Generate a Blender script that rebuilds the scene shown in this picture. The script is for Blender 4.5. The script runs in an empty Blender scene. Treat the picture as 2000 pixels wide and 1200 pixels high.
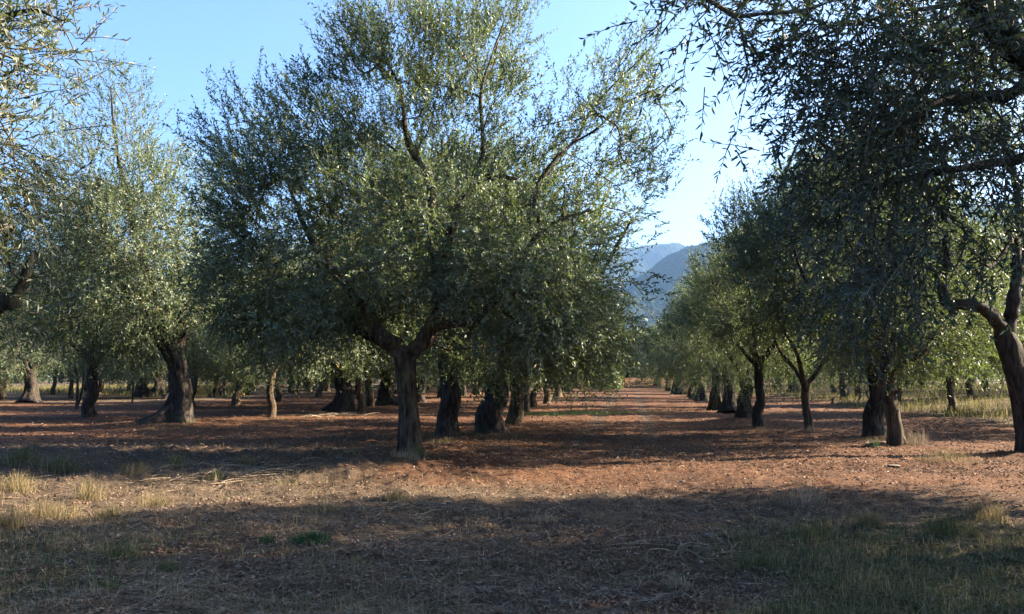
import bpy, math
import numpy as np
from math import radians, sin, cos, pi

# ------------------------------------------------------------------ camera, light
scn = bpy.context.scene
COL = scn.collection
EYE = 1.6
F = 1732.0
PITCH = math.atan(135.0 / F)
cam_d = bpy.data.cameras.new('camera')
cam_d.sensor_width = 36.0
cam_d.lens = F / 2000.0 * 36.0
cam_d.clip_end = 12000
cam_d.clip_start = 0.1
cam = bpy.data.objects.new('camera', cam_d)
cam.location = (0, 0, EYE)
cam.rotation_euler = (pi / 2 + PITCH, 0, 0)
COL.objects.link(cam)
scn.camera = cam

SUN_AZ, SUN_EL = 78.0, 24.5          # clockwise from the view direction, above the horizon
w = bpy.data.worlds.new('World')
scn.world = w
w.use_nodes = True
nt = w.node_tree
bg = nt.nodes['Background']
sky = nt.nodes.new('ShaderNodeTexSky')
sky.sky_type = 'NISHITA'
sky.sun_disc = False
sky.sun_elevation = radians(SUN_EL)
sky.sun_rotation = radians(SUN_AZ)
sky.air_density = .9
sky.dust_density = 3.6
sky.ozone_density = 6.4
nt.links.new(sky.outputs[0], bg.inputs[0])
bg.inputs[1].default_value = 0.054
sun_d = bpy.data.lights.new('sun', 'SUN')
sun_d.energy = 5.0
sun_d.angle = radians(0.5)
sun_d.color = (1.0, 0.82, 0.62)
sun = bpy.data.objects.new('sun', sun_d)
sd = np.array([sin(radians(SUN_AZ)) * cos(radians(SUN_EL)), cos(radians(SUN_AZ)) * cos(radians(SUN_EL)), sin(radians(SUN_EL))])
from mathutils import Vector
sun.rotation_euler = Vector(sd).to_track_quat('Z', 'Y').to_euler()
sun.location = (30, 20, 40)
COL.objects.link(sun)
scn.view_settings.view_transform = 'Standard'
scn.view_settings.look = 'None'
scn.view_settings.exposure = 3.15
scn.view_settings.gamma = 1.0
scn.view_settings.use_curve_mapping = False
scn.render.engine = 'CYCLES'
cy = scn.cycles
cy.max_bounces = 6
cy.diffuse_bounces = 3
cy.glossy_bounces = 2
cy.transmission_bounces = 3
cy.volume_bounces = 1
cy.use_denoising = True

# ------------------------------------------------------------------ helpers
RX = np.array([1.0, 0, 0])
FW = np.array([0, cos(PITCH), sin(PITCH)])
UP = np.array([0, -sin(PITCH), cos(PITCH)])


def ray(px, py):
    return FW * F + RX * (px - 1000.0) + UP * (600.0 - py)


def at(px, py, Y):
    """photograph pixel -> point at the distance Y"""
    d = ray(px, py)
    return np.array([0, 0, EYE]) + d * (Y / d[1])


def on_ground(px, py):
    d = ray(px, py)
    p = np.array([0, 0, EYE]) + d * (EYE / -d[2])
    for _ in range(6):
        g = float(ground_h(p[0], p[1]))
        p = np.array([0, 0, EYE]) + d * ((EYE - g) / -d[2])
    return p


def _hash(ix, iy, seed):
    n = (ix * 374761393 + iy * 668265263 + seed * 1442695041) & 0xFFFFFFFF
    n = ((n ^ (n >> 13)) * 1274126177) & 0xFFFFFFFF
    n = n ^ (n >> 16)
    return (n & 0xFFFF) / 65535.0


def vnoise(x, y, seed=0):
    x = np.asarray(x, float); y = np.asarray(y, float)
    ix = np.floor(x).astype(np.int64); iy = np.floor(y).astype(np.int64)
    fx = x - ix; fy = y - iy
    fx = fx * fx * (3 - 2 * fx); fy = fy * fy * (3 - 2 * fy)
    a = _hash(ix, iy, seed); b = _hash(ix + 1, iy, seed)
    c = _hash(ix, iy + 1, seed); d = _hash(ix + 1, iy + 1, seed)
    return (a * (1 - fx) + b * fx) * (1 - fy) + (c * (1 - fx) + d * fx) * fy


def fbm(x, y, seed=0, o=4):
    s = 0; a = 0.5; t = 0
    for k in range(o):
        s = s + a * vnoise(x * 2 ** k + 17.3 * k, y * 2 ** k - 9.1 * k, seed + k); t += a; a *= 0.5
    return s / t


def sstep(a, b, x):
    t = np.clip((np.asarray(x, float) - a) / (b - a), 0, 1)
    return t * t * (3 - 2 * t)


AL = math.atan(230.0 / F)            # heading of the lane
LU = np.array([sin(AL), cos(AL)])    # along the lane
LV = np.array([cos(AL), -sin(AL)])   # across it, to the right


def lane(x, y):
    return x * LU[0] + y * LU[1], x * LV[0] + y * LV[1]


# soil heaped against the nearer trunks: (x, y, height, radius)
MOUNDS = [(-2.17, 18.4, .10, .8), (-1.62, 22.6, .10, .9), (-.46, 24.6, .12, 1.1), (9.55, 23.0, .10, .9), (8.95, 20.6, .09, .7), (8.5, 25.2, .09, .7),
          (7.75, 27.8, .10, .9), (-11.3, 29.0, .16, 1.8), (-14.9, 33.8, .10, 1.0), (-9.6, 34.0, .10, .8), (10.4, 18.0, .10, .8), (8.2, 31.8, .14, 1.5), (-12.2, 39.2, .14, 1.6)]


def ground_h(x, y):
    x = np.asarray(x, float); y = np.asarray(y, float)
    s, v = lane(x, y)
    h = 0.20 * np.exp(-((y - 16.5) / 2.8) ** 2) * (1 - sstep(-3.0, 2.5, x))
    h = h + (fbm(x / 6.0, y / 6.0, 5, 2) - 0.5) * 0.16 * sstep(6, 12, y)
    h = h + 1.5 * sstep(118, 128, s + 2.0 * vnoise(v / 4.0, s * 0 + 3, 3)) * np.exp(-(v / 30.0) ** 2)
    for bx, by, am, ra in MOUNDS:
        h = h + am * np.exp(-((x - bx) ** 2 + (y - by) ** 2) / ra ** 2)
    h = h + 0.55 * sstep(10, 26, v) * sstep(24, 50, s)
    return h


def relief(x, y):
    d = np.hypot(x, y)
    r = (fbm(x / 1.3, y / 1.3, 11, 3) - 0.5) * 0.10
    r = r + (fbm(x / 0.33, y / 0.33, 21, 3) - 0.5) * 0.085
    c = vnoise(x / 0.11, y / 0.11, 31)
    r = r + (c ** 3) * 0.035
    s, v = lane(x, y)
    # shallow wheel tracks worked along the lane
    tr = np.exp(-((np.abs(v + 0.3) - 0.9) / 0.28) ** 2) * sstep(18, 30, s)
    bank = (1 - sstep(-2.5, 0.5, x)) * sstep(11, 14, y) * (1 - sstep(19, 22, y))
    r = r * (1 + 1.1 * bank)
    return (r * (1 - 0.35 * tr) - 0.02 * tr) * (1 - sstep(45, 110, d))


def mesh_np(name, verts, faces, mats, smooth=False, attrs=None, uv=None):
    """faces: (M,3) or (M,4) index array, or a list of such arrays"""
    fl = faces if isinstance(faces, list) else [faces]
    fl = [np.asarray(f) for f in fl if len(f)]
    me = bpy.data.meshes.new(name)
    verts = np.asarray(verts, dtype=np.float32)
    me.vertices.add(len(verts)); me.vertices.foreach_set('co', verts.ravel())
    li = np.concatenate([f.ravel() for f in fl]).astype(np.int32)
    ls = np.concatenate([np.full(len(f), f.shape[1]) for f in fl])
    st = np.concatenate([[0], np.cumsum(ls)[:-1]]).astype(np.int32)
    me.loops.add(len(li)); me.loops.foreach_set('vertex_index', li)
    me.polygons.add(len(st)); me.polygons.foreach_set('loop_start', st)
    me.polygons.foreach_set('use_smooth', np.full(len(st), bool(smooth)))
    for m in (mats if isinstance(mats, (list, tuple)) else [mats]):
        me.materials.append(m)
    for an, (dom, arr) in (attrs or {}).items():
        a = me.attributes.new(an, 'FLOAT', dom)
        a.data.foreach_set('value', np.asarray(arr, dtype=np.float32))
    me.update(calc_edges=True)
    return me


def obj(name, me, parent=None, loc=None):
    o = bpy.data.objects.new(name, me)
    COL.objects.link(o)
    if parent is not None:
        o.parent = parent
    if loc is not None:
        o.location = loc
    return o


def tag(o, label=None, cat=None, group=None, kind=None):
    if label: o['label'] = label
    if cat: o['category'] = cat
    if group: o['group'] = group
    if kind: o['kind'] = kind
    return o


# ------------------------------------------------------------------ materials
def new_mat(name):
    m = bpy.data.materials.new(name)
    m.use_nodes = True
    n = m.node_tree.nodes
    return m, n, m.node_tree.links, n['Principled BSDF'], n['Material Output']


def ramp(n, stops):
    r = n.new('ShaderNodeValToRGB')
    e = r.color_ramp.elements
    while len(e) < len(stops): e.new(0.5)
    for k, (p, c) in enumerate(stops):
        e[k].position = p; e[k].color = (*c, 1)
    return r


def tone(stops, k):
    return [(p, tuple(x * k for x in c)) for p, c in stops]


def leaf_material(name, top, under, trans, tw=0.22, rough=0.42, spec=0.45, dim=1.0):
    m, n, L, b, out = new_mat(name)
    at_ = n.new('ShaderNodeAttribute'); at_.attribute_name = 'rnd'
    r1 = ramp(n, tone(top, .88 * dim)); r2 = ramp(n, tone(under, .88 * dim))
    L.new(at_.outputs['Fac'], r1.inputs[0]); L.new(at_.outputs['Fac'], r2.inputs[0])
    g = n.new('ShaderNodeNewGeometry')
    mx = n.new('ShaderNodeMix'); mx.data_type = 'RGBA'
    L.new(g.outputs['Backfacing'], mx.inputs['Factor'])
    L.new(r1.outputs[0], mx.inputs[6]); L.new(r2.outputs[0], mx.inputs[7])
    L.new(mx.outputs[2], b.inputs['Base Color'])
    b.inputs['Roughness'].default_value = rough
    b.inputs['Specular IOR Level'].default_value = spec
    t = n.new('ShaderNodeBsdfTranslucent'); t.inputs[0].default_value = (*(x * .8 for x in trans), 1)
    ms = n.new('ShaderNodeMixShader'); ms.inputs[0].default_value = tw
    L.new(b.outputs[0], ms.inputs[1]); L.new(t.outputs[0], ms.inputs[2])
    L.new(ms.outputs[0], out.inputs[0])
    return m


M_LEAF = leaf_material('olive_leaf',
    [(0.0, (.016, .034, .016)), (0.45, (.036, .060, .024)), (0.9, (.080, .102, .042)), (0.992, (.10, .12, .045)), (1.0, (.34, .20, .03))],
    [(0.0, (.07, .098, .068)), (0.7, (.145, .18, .115)), (0.992, (.27, .29, .20)), (1.0, (.36, .22, .05))],
    (.15, .21, .045), tw=.30, rough=.5, spec=.3)
M_LEAF_NEAR = leaf_material('olive_leaf_shade_tint',  # darker copy of the leaf: backlit shade is put into its colour
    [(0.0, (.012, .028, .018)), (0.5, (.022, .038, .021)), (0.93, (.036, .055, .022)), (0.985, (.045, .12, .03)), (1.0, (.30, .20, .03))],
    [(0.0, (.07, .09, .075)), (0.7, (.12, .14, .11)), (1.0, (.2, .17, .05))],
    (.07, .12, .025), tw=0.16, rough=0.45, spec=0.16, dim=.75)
M_LEAF_SPRAY = leaf_material('olive_leaf_sun_tint',  # lighter copy of the close leaf: sunlight is put into its colour
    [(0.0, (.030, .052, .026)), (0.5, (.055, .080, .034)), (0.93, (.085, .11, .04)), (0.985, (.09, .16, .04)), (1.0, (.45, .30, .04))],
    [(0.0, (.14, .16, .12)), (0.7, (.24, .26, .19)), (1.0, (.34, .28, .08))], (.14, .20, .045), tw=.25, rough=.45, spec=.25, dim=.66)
M_SHRUB = leaf_material('shrub_leaf',
    [(0.0, (.05, .085, .02)), (1.0, (.09, .13, .03))], [(0.0, (.07, .105, .03)), (1.0, (.11, .15, .05))], (.13, .20, .03), tw=.3)


def bark_material(name, c0, c1, moss, moss_amt, scale=1.0):
    m, n, L, b, out = new_mat(name)
    tc = n.new('ShaderNodeTexCoord')
    mp = n.new('ShaderNodeMapping'); mp.inputs['Scale'].default_value = (9 * scale, 9 * scale, 1.7 * scale)
    L.new(tc.outputs['Object'], mp.inputs[0])
    nz = n.new('ShaderNodeTexNoise'); nz.inputs['Scale'].default_value = 1.6; nz.inputs['Detail'].default_value = 8; nz.inputs['Roughness'].default_value = .65
    L.new(mp.outputs[0], nz.inputs['Vector'])
    r = ramp(n, [(0.36, tuple(a * .6 for a in c0)), (0.5, tuple((a + b_) / 2 for a, b_ in zip(c0, c1))), (0.64, tuple(a * 1.25 for a in c1))])
    L.new(nz.outputs['Fac'], r.inputs[0])
    nm = n.new('ShaderNodeTexNoise'); nm.inputs['Scale'].default_value = 2.3; nm.inputs['Detail'].default_value = 5
    L.new(tc.outputs['Object'], nm.inputs['Vector'])
    rm = ramp(n, [(0.52, (0, 0, 0)), (0.72, (moss_amt,) * 3)])
    L.new(nm.outputs['Fac'], rm.inputs[0])
    mx = n.new('ShaderNodeMix'); mx.data_type = 'RGBA'
    L.new(rm.outputs[0], mx.inputs['Factor']); L.new(r.outputs[0], mx.inputs[6]); mx.inputs[7].default_value = (*moss, 1)
    L.new(mx.outputs[2], b.inputs['Base Color'])
    b.inputs['Roughness'].default_value = .93; b.inputs['Specular IOR Level'].default_value = .15
    bp = n.new('ShaderNodeBump'); bp.inputs['Strength'].default_value = .9; bp.inputs['Distance'].default_value = .03
    L.new(nz.outputs['Fac'], bp.inputs['Height']); L.new(bp.outputs[0], b.inputs['Normal'])
    return m


M_BARK = bark_material('olive_bark', (.013, .010, .007), (.080, .058, .038), (.09, .085, .022), .55)
M_BARK_OLD = bark_material('olive_bark_old', (.010, .008, .007), (.045, .036, .029), (.03, .034, .009), .7)
M_TWIG = bark_material('olive_twig', (.035, .03, .022), (.13, .11, .075), (.12, .12, .05), .4, 3)


def plain(name, stops, rough=.9, attr='rnd', tw=0.0, trans=None, spec=.2):
    m, n, L, b, out = new_mat(name)
    a = n.new('ShaderNodeAttribute'); a.attribute_name = attr
    r = ramp(n, tone(stops, .9)); L.new(a.outputs['Fac'], r.inputs[0]); L.new(r.outputs[0], b.inputs['Base Color'])
    b.inputs['Roughness'].default_value = rough; b.inputs['Specular IOR Level'].default_value = spec
    if tw:
        t = n.new('ShaderNodeBsdfTranslucent'); L.new(r.outputs[0], t.inputs[0])
        ms = n.new('ShaderNodeMixShader'); ms.inputs[0].default_value = tw
        L.new(b.outputs[0], ms.inputs[1]); L.new(t.outputs[0], ms.inputs[2]); L.new(ms.outputs[0], out.inputs[0])
    return m


M_LITTER = plain('leaf_litter', [(0, (.06, .034, .021)), (.4, (.125, .075, .048)), (.75, (.22, .155, .108)), (1, (.34, .28, .22))], tw=.1)
M_STRAW = plain('dry_straw', [(0, (.10, .07, .045)), (.5, (.24, .185, .12)), (1, (.40, .34, .24))], tw=.2)
M_DRYGRASS = plain('dry_grass', [(0, (.08, .065, .028)), (.5, (.17, .135, .065)), (1, (.28, .23, .13))], tw=.3)
M_GREEN = plain('green_grass', [(0, (.030, .058, .021)), (.5, (.062, .088, .030)), (.72, (.13, .12, .05)), (1, (.34, .27, .15))], tw=.3)
M_FIELD = plain('field_grass', [(0, (.055, .062, .018)), (.45, (.125, .12, .04)), (.8, (.21, .175, .07)), (1, (.29, .235, .125))], tw=.35)
M_TUFT = plain('tuft_grass', [(0, (.018, .055, .026)), (.7, (.04, .09, .035)), (1, (.10, .14, .05))], tw=.3)


def stone_material():
    m, n, L, b, out = new_mat('limestone')
    tc = n.new('ShaderNodeTexCoord')
    nz = n.new('ShaderNodeTexNoise'); nz.inputs['Scale'].default_value = 14; nz.inputs['Detail'].default_value = 6
    L.new(tc.outputs['Object'], nz.inputs['Vector'])
    r = ramp(n, [(.3, (.06, .044, .032)), (.55, (.115, .092, .072)), (.75, (.19, .165, .14))])
    L.new(nz.outputs['Fac'], r.inputs[0]); L.new(r.outputs[0], b.inputs['Base Color'])
    b.inputs['Roughness'].default_value = .9
    bp = n.new('ShaderNodeBump'); bp.inputs['Strength'].default_value = .5; bp.inputs['Distance'].default_value = .01
    L.new(nz.outputs['Fac'], bp.inputs['Height']); L.new(bp.outputs[0], b.inputs['Normal'])
    return m


M_STONE = stone_material()


def ground_material():
    m, n, L, b, out = new_mat('red_soil')
    tc = n.new('ShaderNodeTexCoord')
    a = n.new('ShaderNodeAttribute'); a.attribute_name = 'straw'
    g = n.new('ShaderNodeAttribute'); g.attribute_name = 'green'
    n1 = n.new('ShaderNodeTexNoise'); n1.inputs['Scale'].default_value = 7; n1.inputs['Detail'].default_value = 9; n1.inputs['Roughness'].default_value = .7
    n2 = n.new('ShaderNodeTexNoise'); n2.inputs['Scale'].default_value = 38; n2.inputs['Detail'].default_value = 6; n2.inputs['Roughness'].default_value = .7
    n3 = n.new('ShaderNodeTexNoise'); n3.inputs['Scale'].default_value = .55; n3.inputs['Detail'].default_value = 4
    for k in (n1, n2, n3): L.new(tc.outputs['Object'], k.inputs['Vector'])
    soil = ramp(n, [(.28, (.027, .012, .006)), (.5, (.080, .038, .019)), (.72, (.145, .078, .043))])
    L.new(n1.outputs['Fac'], soil.inputs[0])
    straw = ramp(n, [(.3, (.024, .017, .012)), (.52, (.070, .052, .035)), (.72, (.165, .130, .090))])
    L.new(n2.outputs['Fac'], straw.inputs[0])
    chips = ramp(n, [(.58, (0, 0, 0)), (.68, (1, 1, 1))])
    L.new(n2.outputs['Fac'], chips.inputs[0])
    m0 = n.new('ShaderNodeMix'); m0.data_type = 'RGBA'
    L.new(chips.outputs[0], m0.inputs['Factor']); L.new(soil.outputs[0], m0.inputs[6]); m0.inputs[7].default_value = (.18, .122, .08, 1)
    # break the edge of the straw cover up with noise
    ad = n.new('ShaderNodeMath'); ad.operation = 'MULTIPLY_ADD'; L.new(n1.outputs['Fac'], ad.inputs[0]); ad.inputs[1].default_value = 1.1
    L.new(a.outputs['Fac'], ad.inputs[2])
    st = ramp(n, [(.62, (0, 0, 0)), (1.0, (1, 1, 1))]); L.new(ad.outputs[0], st.inputs[0])
    m1 = n.new('ShaderNodeMix'); m1.data_type = 'RGBA'
    L.new(st.outputs[0], m1.inputs['Factor']); L.new(m0.outputs[2], m1.inputs[6]); L.new(straw.outputs[0], m1.inputs[7])
    gr = ramp(n, [(.3, (.014, .019, .008)), (.7, (.038, .043, .017))]); L.new(n2.outputs['Fac'], gr.inputs[0])
    m2 = n.new('ShaderNodeMix'); m2.data_type = 'RGBA'
    L.new(g.outputs['Fac'], m2.inputs['Factor']); L.new(m1.outputs[2], m2.inputs[6]); L.new(gr.outputs[0], m2.inputs[7])
    pr = ramp(n, [(.32, (.66, .62, .60)), (.5, (1, 1, 1)), (.68, (1.22, 1.18, 1.12))]); L.new(n3.outputs['Fac'], pr.inputs[0])
    mm = n.new('ShaderNodeMix'); mm.data_type = 'RGBA'; mm.blend_type = 'MULTIPLY'; mm.inputs['Factor'].default_value = 1
    L.new(m2.outputs[2], mm.inputs[6]); L.new(pr.outputs[0], mm.inputs[7])
    L.new(mm.outputs[2], b.inputs['Base Color'])
    b.inputs['Roughness'].default_value = .95; b.inputs['Specular IOR Level'].default_value = .1
    bp = n.new('ShaderNodeBump'); bp.inputs['Strength'].default_value = 1.0; bp.inputs['Distance'].default_value = .05
    sm = n.new('ShaderNodeMath'); sm.operation = 'ADD'; L.new(n1.outputs['Fac'], sm.inputs[0]); L.new(n2.outputs['Fac'], sm.inputs[1])
    L.new(sm.outputs[0], bp.inputs['Height']); L.new(bp.outputs[0], b.inputs['Normal'])
    return m


M_GROUND = ground_material()


def hill_material(name, c0, c1):
    m, n, L, b, out = new_mat(name)
    tc = n.new('ShaderNodeTexCoord')
    nz = n.new('ShaderNodeTexNoise'); nz.inputs['Scale'].default_value = .06; nz.inputs['Detail'].default_value = 8
    L.new(tc.outputs['Object'], nz.inputs['Vector'])
    r = ramp(n, [(.35, tuple(x * .6 for x in c0)), (.65, tuple(x * .6 for x in c1))]); L.new(nz.outputs['Fac'], r.inputs[0]); L.new(r.outputs[0], b.inputs['Base Color'])
    b.inputs['Roughness'].default_value = 1; b.inputs['Specular IOR Level'].default_value = 0
    return m


# ------------------------------------------------------------------ ground masks
def straw_mask(x, y):
    """cover of mown straw over the red soil, 0..1"""
    s, v = lane(x, y)
    near = 1 - sstep(10.5, 15.0, y + 0.25 * x + 2.4 * (fbm(x / 2.2, y / 2.2, 71, 3) - .5))
    left = (1 - sstep(-4.5, -0.5, x)) * (1 - sstep(17, 20.5, y))
    m = np.maximum(near * .62, left * .85)
    m = m + .4 * np.exp(-((np.abs(v + .3) - .9) / .22) ** 2) * sstep(17, 24, s)
    m = m - 0.35 * np.exp(-((x - 1.0) / 1.3) ** 2) * (1 - sstep(8, 13, y))
    far = sstep(10.5, 15, v) * sstep(22, 34, s)
    bank = (1 - sstep(-33, -24, v)) * sstep(45, 60, s)
    return np.clip(np.maximum.reduce([m, far * .9, bank * .85]) + 0.4 * (fbm(x / .9, y / .9, 72, 3) - .5), 0, 1)


def green_mask(x, y):
    nz = fbm(x / .8, y / .8, 81, 3)
    a = sstep(.2, 1.1, x - 0.15 * (y - 6) - .9 + 2.0 * (nz - .5)) * (1 - sstep(7.6, 9.6, y - .22 * x + 1.6 * (nz - .5)))
    c = (1 - sstep(-4.3, -2.6, x + 1.5 * (nz - .5))) * (1 - sstep(8.2, 10.0, y + 2 * (nz - .5))) * .65
    e = np.exp(-((y - 38) / 1.1) ** 2) * np.exp(-((x - 2.4) / 2.2) ** 2) * .7
    return np.clip(np.maximum.reduce([a, c, e]), 0, 1)


# ------------------------------------------------------------------ ground sheet
def build_ground():
    rad = [0.6, 1.5, 2.6, 3.6]
    r = 4.2
    while r < 60: rad.append(r); r *= 1.0115
    while r < 320: rad.append(r); r *= 1.02
    while r < 1800: rad.append(r); r *= 1.12
    rad.append(1800.0)
    rad = np.array(rad)
    ang = np.concatenate([np.linspace(-180, -50, 40)[:-1], np.linspace(-50, -36, 40)[:-1], np.linspace(-36, 36, 470), np.linspace(36, 50, 40)[1:], np.linspace(50, 180, 40)[1:-1]])
    ang = np.radians(ang)
    A, R = np.meshgrid(ang, rad)
    x = (np.sin(A) * R).ravel(); y = (np.cos(A) * R).ravel()
    z = ground_h(x, y) + relief(x, y)
    nr, na = len(rad), len(ang)
    i = np.arange((nr - 1) * na).reshape(nr - 1, na)
    q = np.stack([i, i + na, np.roll(i, -1, 1) + na, np.roll(i, -1, 1)], -1).reshape(-1, 4)
    v = np.stack([x, y, z], 1)
    v = np.vstack([v, [[0, 0, float(ground_h(0, 0))]]])
    k = np.arange(na); c = len(v) - 1
    fan = np.stack([np.full(na, c), k, np.roll(k, -1)], 1)
    # every face must look up
    st = np.concatenate([straw_mask(x, y), [0.5]]); gr = np.concatenate([green_mask(x, y) * .8, [0]])
    me = mesh_np('ground', v, [q[:, ::-1], fan[:, ::-1]], M_GROUND, True, {'straw': ('POINT', st), 'green': ('POINT', gr)})
    o = obj('ground', me)
    tag(o, 'reddish brown stony soil under the olive trees, strewn with straw', 'ground', kind='structure')


build_ground()


def build_hill(name, prof, Y, depth, seed, mat, label, bump):
    pxs = np.unique(np.concatenate([np.linspace(-900, 1190, 120), np.linspace(1190, 1520, 230), np.linspace(1520, 2900, 120)]))
    pp = np.interp(pxs, [p[0] for p in prof], [p[1] for p in prof])
    top = np.array([at(a, b, Y)[2] for a, b in zip(pxs, pp)])
    X = (pxs - 1000) / F / cos(PITCH) * Y * 1.0
    X = np.array([at(a, 600, Y)[0] for a in pxs])
    nj = 40
    t = np.linspace(0, 1.35, nj)
    V = []
    for j, tt in enumerate(t):
        h = np.where(tt <= 1, np.sin(np.minimum(tt, 1) * pi / 2) ** 1.15, np.cos((tt - 1) / .35 * pi / 2))
        yy = Y - depth + depth * tt
        spur = (fbm(X / 160.0, np.full_like(X, yy / 200.0), seed, 3) - .5) * 0.16 * top * sin(min(tt, 1) * pi) * 1.0
        tree = (vnoise(X / 5.0, np.full_like(X, yy / 5.0), seed + 9) ** 2) * bump * min(1, tt * 5) + vnoise(X / 2.2, np.full_like(X, yy / 2.2), seed + 4) * bump * .4
        V.append(np.stack([X, np.full_like(X, yy), top * h + spur + tree * (tt > 0.02) - (3 if j in (0, nj - 1) else 0)], 1))
    n = len(X)
    V = np.concatenate(V)
    i = np.arange((nj - 1) * n).reshape(nj - 1, n)[:, :-1].ravel()
    q = np.stack([i, i + 1, i + n + 1, i + n], 1)
    o = obj(name, mesh_np(name, V, q, mat, True))
    tag(o, label, 'hill', kind='structure')


build_hill('wooded_hill', [(-900, 600), (900, 590), (1180, 575), (1250, 545), (1290, 512), (1330, 495), (1360, 489), (1385, 482), (1420, 464), (1450, 448), (1500, 430), (1600, 417), (1800, 413), (2200, 430), (2900, 500)],
           2000, 900, 41, hill_material('pine_slope', (.022, .034, .018), (.05, .066, .034)), 'dark wooded hillside rising to the right beyond the end of the lane', 6)
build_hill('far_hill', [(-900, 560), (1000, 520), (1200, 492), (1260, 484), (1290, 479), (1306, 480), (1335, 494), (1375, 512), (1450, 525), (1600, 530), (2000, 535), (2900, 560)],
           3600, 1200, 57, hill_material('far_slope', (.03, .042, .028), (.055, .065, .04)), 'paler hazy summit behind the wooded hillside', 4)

# ------------------------------------------------------------------ tree growing
def catmull(pts, step):
    """pts (n,4): x y z r -> evenly resampled along a smooth curve"""
    P = np.asarray(pts, float)
    if len(P) == 2:
        n = max(2, int(np.linalg.norm(P[1, :3] - P[0, :3]) / step) + 1)
        return P[0] + (P[1] - P[0]) * np.linspace(0, 1, n)[:, None]
    E = np.vstack([2 * P[0] - P[1], P, 2 * P[-1] - P[-2]])
    out = []
    for i in range(1, len(E) - 2):
        n = max(2, int(np.linalg.norm(E[i + 1, :3] - E[i, :3]) / step) + 1)
        t = np.linspace(0, 1, n, endpoint=False)[:, None]
        a, b, c, d = E[i - 1], E[i], E[i + 1], E[i + 2]
        out.append(.5 * (2 * b + (c - a) * t + (2 * a - 5 * b + 4 * c - d) * t ** 2 + (3 * b - 3 * c + d - a) * t ** 3))
    out.append(P[-1:])
    o = np.vstack(out); o[:, 3] = np.maximum(o[:, 3], .004)
    return o


def frames(p):
    t = np.gradient(p, axis=0); t /= np.linalg.norm(t, axis=1)[:, None] + 1e-9
    u = np.zeros_like(t)
    a = np.array([1.0, 0, 0]) if abs(t[0, 0]) < .8 else np.array([0, 1.0, 0])
    for i in range(len(p)):
        a = a - t[i] * a.dot(t[i]); a = a / (np.linalg.norm(a) + 1e-9); u[i] = a
    return u, np.cross(t, u)


def tube(pr, sides, bump=0.0, seed=0, flare=None, cap=True):
    """pr (n,4). returns verts, quads"""
    p, r = pr[:, :3], pr[:, 3]
    n = len(p)
    u, v = frames(p)
    th = np.linspace(0, 2 * pi, sides, endpoint=False)
    s = np.concatenate([[0], np.cumsum(np.linalg.norm(np.diff(p, axis=0), axis=1))])
    R = np.repeat(r[:, None], sides, 1)
    if bump:
        T, S = np.meshgrid(th, s)
        tw = T + S * .25
        ph = seed * 1.7
        rid = .5 * np.sin(3 * tw + ph + np.sin(S * 1.7 + ph)) + .35 * np.sin(5 * tw - ph * 2 + 1.3 * np.sin(S * 2.3)) + .3 * np.sin(9 * tw + ph + 2 * np.sin(S * 3.1 + 1))
        kn = (fbm((np.cos(T) * 2 + 9) * 1.5 + np.sin(T) * 2, S * 2.2 + seed, seed, 3) - .5) * 2
        fine = (fbm((np.cos(T) + 5) * 7 + np.sin(T) * 5, S * 5 + seed, seed + 3, 2) - .5)
        fur = np.abs(np.sin(6.5 * tw + 1.6 * np.sin(S * 2.9 + ph) + 3 * (kn + .5))) if sides >= 22 else 0
        R = R * (1 + bump * (rid * .5 + kn * .9 + fine * .7 - .55 * (1 - fur) ** 2.2))
    if flare:
        amp, hgt, k = flare
        T, S = np.meshgrid(th, s)
        lob = (.5 + .5 * np.cos(k * T + seed + .6 * np.sin(2 * T + seed))) ** 1.3 * (.55 + .45 * np.sin(T + seed * 2.1))
        R = R * (1 + amp * (.35 + .9 * lob) * np.exp(-(S / hgt) ** 1.25))
    V = p[:, None, :] + R[..., None] * (np.cos(th)[None, :, None] * u[:, None, :] + np.sin(th)[None, :, None] * v[:, None, :])
    i = np.arange((n - 1) * sides).reshape(n - 1, sides)
    q = np.stack([i, np.roll(i, -1, 1), np.roll(i, -1, 1) + sides, i + sides], -1).reshape(-1, 4)
    V = V.reshape(-1, 3)
    if cap:
        V = np.vstack([V, p[-1:] + (p[-1:] - p[-2:-1]) * .3])
        k = np.arange(sides) + (n - 1) * sides
        q = np.vstack([q, np.stack([k, np.roll(k, -1), np.full(sides, len(V) - 1), np.full(sides, len(V) - 1)], 1)])
    return V, q


def join(parts):
    V, Q, o = [], [], 0
    for v, q in parts:
        V.append(v); Q.append(q + o); o += len(v)
    return np.vstack(V), np.vstack(Q)


def tri_cap(q):
    d = q[:, 2] == q[:, 3]
    return [q[~d], q[d][:, :3]]


def unit(a):
    return a / (np.linalg.norm(a, axis=-1, keepdims=True) + 1e-9)


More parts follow.
